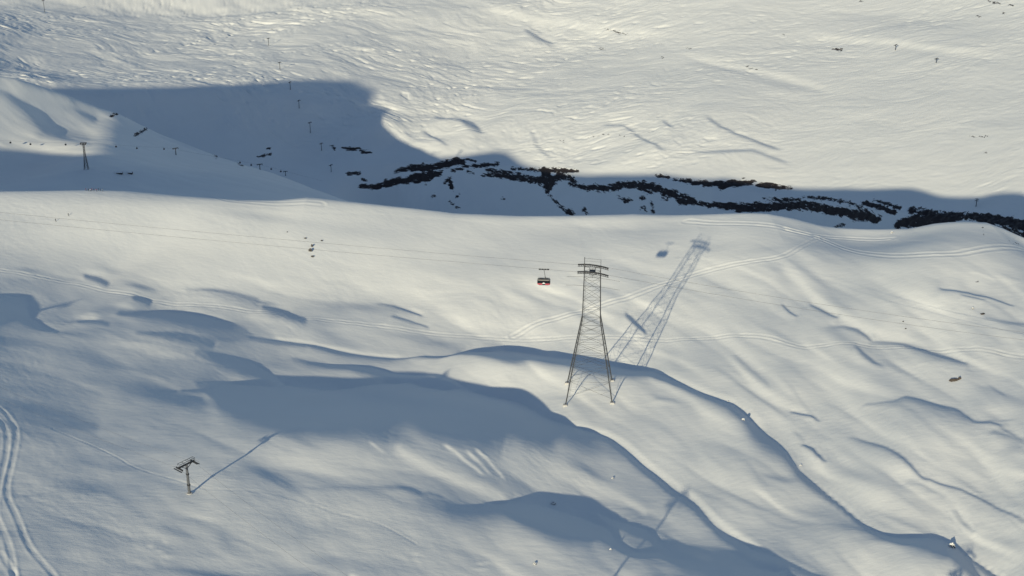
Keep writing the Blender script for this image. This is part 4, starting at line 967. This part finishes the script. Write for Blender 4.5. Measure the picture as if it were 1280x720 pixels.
gp2 = [gp[0]+Vector((-160, 20, -3))]+gp+[gp[-1]+Vector((60, -30, -6))]
for p, q in zip(gp2[:-1], gp2[1:]): P += span(p, q, 3, .004)[(0 if not P else 1):]
rope(P, .05, 'thin rope of the far gondola lift along the shaded shoulder', None)

# ================================================================== huts in the shade
def hut(loc, rz, L_, W_, lab):
    t = thing('mountain_hut', loc, rz, lab, 'hut', 'dark huts on the shaded snow')
    b = MB(); b.box((0, 0, .8), (L_, W_, 1.3)); b.build('wall', M['wood'], t)
    b = MB(); b.v = [Vector(p) for p in ((-L_-.5, -W_-.6, 2.0), (L_+.5, -W_-.6, 2.0), (L_+.5, W_+.6, 2.0), (-L_-.5, W_+.6, 2.0), (-L_-.5, 0, 3.1), (L_+.5, 0, 3.1))]
    b.v += [v_-Vector((0, 0, .25)) for v_ in b.v]
    b.f = [(0, 1, 5, 4), (2, 3, 4, 5), (3, 0, 4), (1, 2, 5), (7, 6, 10, 11), (9, 8, 11, 10), (6, 9, 10), (8, 7, 11), (0, 6, 7, 1), (1, 7, 8, 2), (2, 8, 9, 3), (3, 9, 6, 0)]
    b.f = b.f[:2]+b.f[4:6]+b.f[8:]; b.f += [(3, 9, 10, 4), (4, 10, 6, 0), (1, 7, 11, 5), (5, 11, 8, 2)]; b.f = [f for f in b.f if f not in ((1, 7, 8, 2), (3, 9, 6, 0))]
    b.build('roof', M['snowcap'], t)
    b = MB(); b.box((L_*.3, -W_-.04, .5), (.5, .05, .95)); b.build('door', M['black'], t)
    for x in (-.6, -.1):
        b = MB(); b.box((L_*x, -W_-.04, 1.1), (.5, .05, .4)); b.build('window', M['glass'], t)
hut(hit(149.5, 217, 1200), .03, 3.6, 2.2, 'low dark hut under snow in the shade, left one of the two')
hut(hit(163, 217, 1200), -.05, 2.6, 2.0, 'low dark hut under snow in the shade, right and smaller of the two')

# ================================================================== boulders
rng = random.Random(4)
def boulder_mesh(L_, W_, H_, seed, jag=.35):
    bm = bmesh.new(); bmesh.ops.create_icosphere(bm, subdivisions=4, radius=1)
    co_ = np.array([v_.co[:] for v_ in bm.verts]); p = co_*1.6+seed*7.1
    n = fbm(p[:, 0]+p[:, 2]*.7, p[:, 1]-p[:, 2]*.9, 4, seed, .55); k = 1+jag*n
    for v_, kk in zip(bm.verts, k):
        c = v_.co*kk; v_.co = Vector((c.x*L_, c.y*W_, (c.z if c.z > -.3 else -.3)*H_))
    m = bpy.data.meshes.new('rock'); bm.to_mesh(m); bm.free(); return m
def boulder(loc, L_, W_, H_, rz, seed, mat, label, group=None, cap=None):
    cap = cap*.6 if cap else cap
    t = thing('boulder', loc, rz, label, 'boulder', group)
    m = boulder_mesh(L_, W_, H_, seed); o = bpy.data.objects.new('rock', m); col.objects.link(o); o.parent = t; m.materials.append(mat)
    if cap:
        m2 = m.copy(); bm = bmesh.new(); bm.from_mesh(m2)
        for v_ in bm.verts:
            up_ = v_.normal.z; v_.co += Vector((0, 0, cap*max(0, up_)))+v_.normal*.05*cap
        bmesh.ops.delete(bm, geom=[f for f in bm.faces if f.normal.z < .35], context='FACES')
        bm.to_mesh(m2); bm.free(); m2.materials.clear(); m2.materials.append(M['snowcap'])
        for p_ in m2.polygons: p_.use_smooth = True
        o2 = bpy.data.objects.new('snow_cap', m2); col.objects.link(o2); o2.parent = t
    return t
G_B = 'bare rocks in the snow below the crest'
BL = [(1193, 475.5, 2.5, 1.2, 1.0, .1, 3, 'rock', 'brown jagged rock patch showing through the snow on the right-hand slope', None, None),
      (1199.5, 473.5, .8, .7, 1.1, .4, 8, 'rock', 'small pointed brown rock touching the right end of the larger brown patch', None, None),
      (388, 313.5, 1.5, 1.3, 2.0, .5, 5, 'rockg', 'biggest dark rock of the little cluster under the left crest', G_B, None),
      (390, 308, .9, .8, 2.0, .2, 6, 'rockg', 'upright narrow dark rock on top of the little cluster', G_B, None),
      (390.5, 321, 1.1, .8, 1.1, .1, 7, 'rockg', 'lowest dark rock of the little cluster', G_B, None),
      (381.5, 298, 1.0, .6, .8, .1, 9, 'rockg', 'small dark rock above and left of the little cluster', G_B, None),
      (402, 301, .8, .6, .7, .1, 10, 'rockg', 'small dark rock above and right of the little cluster', G_B, None),
      (359, 290, .5, .5, .4, .1, 11, 'rockg', 'tiniest dark stone, far up left of the little rock cluster', G_B, None),
      (691.5, 630, 1.5, 1.1, 1.2, .3, 12, 'rockg', 'snow-capped boulder in the shaded hollow at the bottom centre', None, .45),
      (668.5, 705, .9, .8, .8, .3, 13, 'rockg', 'snow-capped stone near the bottom edge, left of the long pylon shadow', None, .35),
      (766, 598, .7, .6, .7, .3, 14, 'rockg', 'small snow-capped stone on the bright slope above the pylon shadow tip', None, .3),
      (763, 687, .5, .5, .5, .3, 15, 'rockg', 'tiny snow-capped stone right beside the long pylon shadow', None, .25),
      (1190, 684, 1.5, 1.2, 1.9, .3, 16, 'rockg', 'snow-covered boulder at the lower edge of the big hollow at bottom right', None, .7),
      (910, 502, .6, .5, .5, .1, 18, 'rockg', 'dark stone in the shaded gully right of the lattice tower', None, .15),
      (929, 525, 1.0, .7, .8, .1, 19, 'rockg', 'snow-capped stone at the bend of the gully right of the lattice tower', None, .5),
      (1001, 582, .7, .6, .6, .1, 20, 'rockg', 'small dark stone farther down the long gully', None, .1),
      (1129, 402, .55, .45, .5, .1, 21, 'rockg', 'upper of two tiny dark stones on the bright right-hand slope', None, None),
      (1132, 411, .6, .45, .5, .1, 22, 'rockg', 'lower of two tiny dark stones on the bright right-hand slope', None, None),
      (1115, 291, 1.4, .8, 1.1, .6, 23, 'rockg', 'small rock knob where the crest track meets the right-hand knoll', None, .3),
      (1216, 386, .9, .7, .8, .2, 24, 'rockg', 'snow-capped stone under the curved hollow on the right-hand slope', None, .6),
      (1228, 393, .9, .5, .5, .2, 25, 'rock', 'small brown stone below the curved hollow on the right-hand slope', None, None)]
for px, py, a_, b_, c_, rz, sd, mt, lab, grp, cp_ in BL:
    kk = .8 if mt == 'rockg' else 1.0
    boulder(hit(px, py), a_*kk, b_*kk, c_*kk, rz, sd, M[mt], lab, grp, cp_)

# ================================================================== people
def skinned(verts, edges, radii, name, mat, root=0):
    m = bpy.data.meshes.new(name); m.from_pydata(verts, edges, []); o = bpy.data.objects.new(name, m); col.objects.link(o)
    o.modifiers.new('skin', 'SKIN')
    if not m.skin_vertices: 
        bpy.context.view_layer.objects.active = o
    for i, r in enumerate(radii): m.skin_vertices[0].data[i].radius = (r, r)
    m.skin_vertices[0].data[root].use_root = True
    s_ = o.modifiers.new('sub', 'SUBSURF'); s_.levels = 1; s_.render_levels = 1
    dg = bpy.context.evaluated_depsgraph_get(); m2 = bpy.data.meshes.new_from_object(o.evaluated_get(dg)); m2.name = name
    bpy.data.objects.remove(o); m2.materials.clear(); m2.materials.append(mat)
    for p_ in m2.polygons: p_.use_smooth = True
    return m2
J = dict(pel=(0, 0, .95), ch=(0, .02, 1.25), nk=(0, .03, 1.47), hd=(0, -.02, 1.62), ht=(0, -.02, 1.74), nose=(0, -.13, 1.60))
BV = [J['pel'], J['ch'], J['nk'], J['hd'], J['ht'], (.1, 0, .9), (.13, -.08, .5), (.13, .02, .1), (.13, -.12, .05), (-.1, 0, .9), (-.13, -.1, .5), (-.13, .0, .1), (-.13, -.14, .05),
      (.2, .02, 1.4), (.28, .02, 1.12), (.27, -.2, .97), (.27, -.28, .95), (-.2, .02, 1.4), (-.28, .02, 1.12), (-.27, -.2, .97), (-.27, -.28, .95)]
BE = [(0, 1), (1, 2), (2, 3), (3, 4), (0, 5), (5, 6), (6, 7), (7, 8), (0, 9), (9, 10), (10, 11), (11, 12), (1, 13), (13, 14), (14, 15), (15, 16), (1, 17), (17, 18), (18, 19), (19, 20)]
BR = [.15, .17, .065, .1, .07, .1, .075, .06, .05, .1, .075, .06, .05, .075, .055, .045, .04, .075, .055, .045, .04]
try:
    body_m = skinned(BV, BE, BR, 'body', M['trou'])
    JV = [(0, 0, .86), (0, .02, 1.25), (0, .03, 1.43), (.2, .02, 1.4), (.28, .02, 1.12), (.27, -.17, .98), (-.2, .02, 1.4), (-.28, .02, 1.12), (-.27, -.17, .98)]
    JE = [(0, 1), (1, 2), (1, 3), (3, 4), (4, 5), (1, 6), (6, 7), (7, 8)]; JR = [.19, .2, .1, .095, .075, .065, .095, .075, .065]
    jack = {k: skinned(JV, JE, JR, 'jacket', M[k]) for k in ('jred', 'jblk', 'jblu', 'jwht')}
except Exception as e_:
    raise
def add(mesh, name, parent):
    o = bpy.data.objects.new(name, mesh); col.objects.link(o); o.parent = parent; return o
hm = bmesh.new(); bmesh.ops.create_uvsphere(hm, u_segments=14, v_segments=10, radius=.135)
for v_ in hm.verts: v_.co = Vector((v_.co.x, v_.co.y*1.12, v_.co.z if v_.co.z > -.03 else -.03))+Vector((0, 0, 1.68))
helm_m = bpy.data.meshes.new('helmet'); hm.to_mesh(helm_m); hm.free(); helm_m.materials.append(M['black'])
def ski_mesh(x):
    b = MB(); b.box((x, -.1, .02), (.05, .8, .012)); b.bar((x, -.9, .02), (x, -1.05, .12), .045); o = b.build('ski', M['black']); m = o.data; bpy.data.objects.remove(o); return m
def pole_mesh(x):
    b = MB(); b.bar((x, -.3, .97), (x*1.3, -.25, 0), .012); o = b.build('ski_pole', M['dark']); m = o.data; bpy.data.objects.remove(o); return m
skiL, skiR, polL, polR = ski_mesh(-.13), ski_mesh(.13), pole_mesh(-.3), pole_mesh(.3)
def person(px, py, rz, jk, label, group, up=0.0):
    x, y, z = hit(px, py); t = thing('person', (x, y, gz(x, y)+up), rz, label, 'person', group)
    add(body_m, 'body', t); add(jack[jk], 'jacket', t); add(helm_m, 'helmet', t)
    for m_, n_ in ((skiL, 'ski'), (skiR, 'ski'), (polL, 'ski_pole'), (polR, 'ski_pole')): add(m_, n_, t)
G_S = 'skiers gathered on the left crest'
SK = [(107.5, 'jred', 'leftmost skier of the group on the crest, in a red jacket'), (110.5, 'jblk', 'skier in dark clothes next to the leftmost one on the crest'),
      (113, 'jwht', 'skier in a pale jacket, left half of the crest group'), (115, 'jred', 'skier in a red jacket between pale and dark jackets on the crest'),
      (117.5, 'jblk', 'skier in dark clothes in the middle of the crest group'), (120.5, 'jred', 'skier in a red jacket just right of the middle of the crest group'),
      (123, 'jblk', 'left one of two dark skiers side by side on the crest'), (125.5, 'jblk', 'right one of two dark skiers side by side on the crest'), (128.5, 'jwht', 'rightmost skier of the crest group, in a pale jacket')]
rows_y = {}
for k, (px, jk, lab) in enumerate(SK): person(px, 238.2+.4*(k % 3), rng.uniform(0, 6.28), jk, lab, G_S)
person(69.5, 276.5, .9, 'jblk', 'lone dark skier on the bright slope under the left crest, lower one of two', 'skiers on the open slope')
person(85.5, 269.5, .7, 'jblk', 'lone dark skier on the bright slope under the left crest, upper one of two', 'skiers on the open slope')
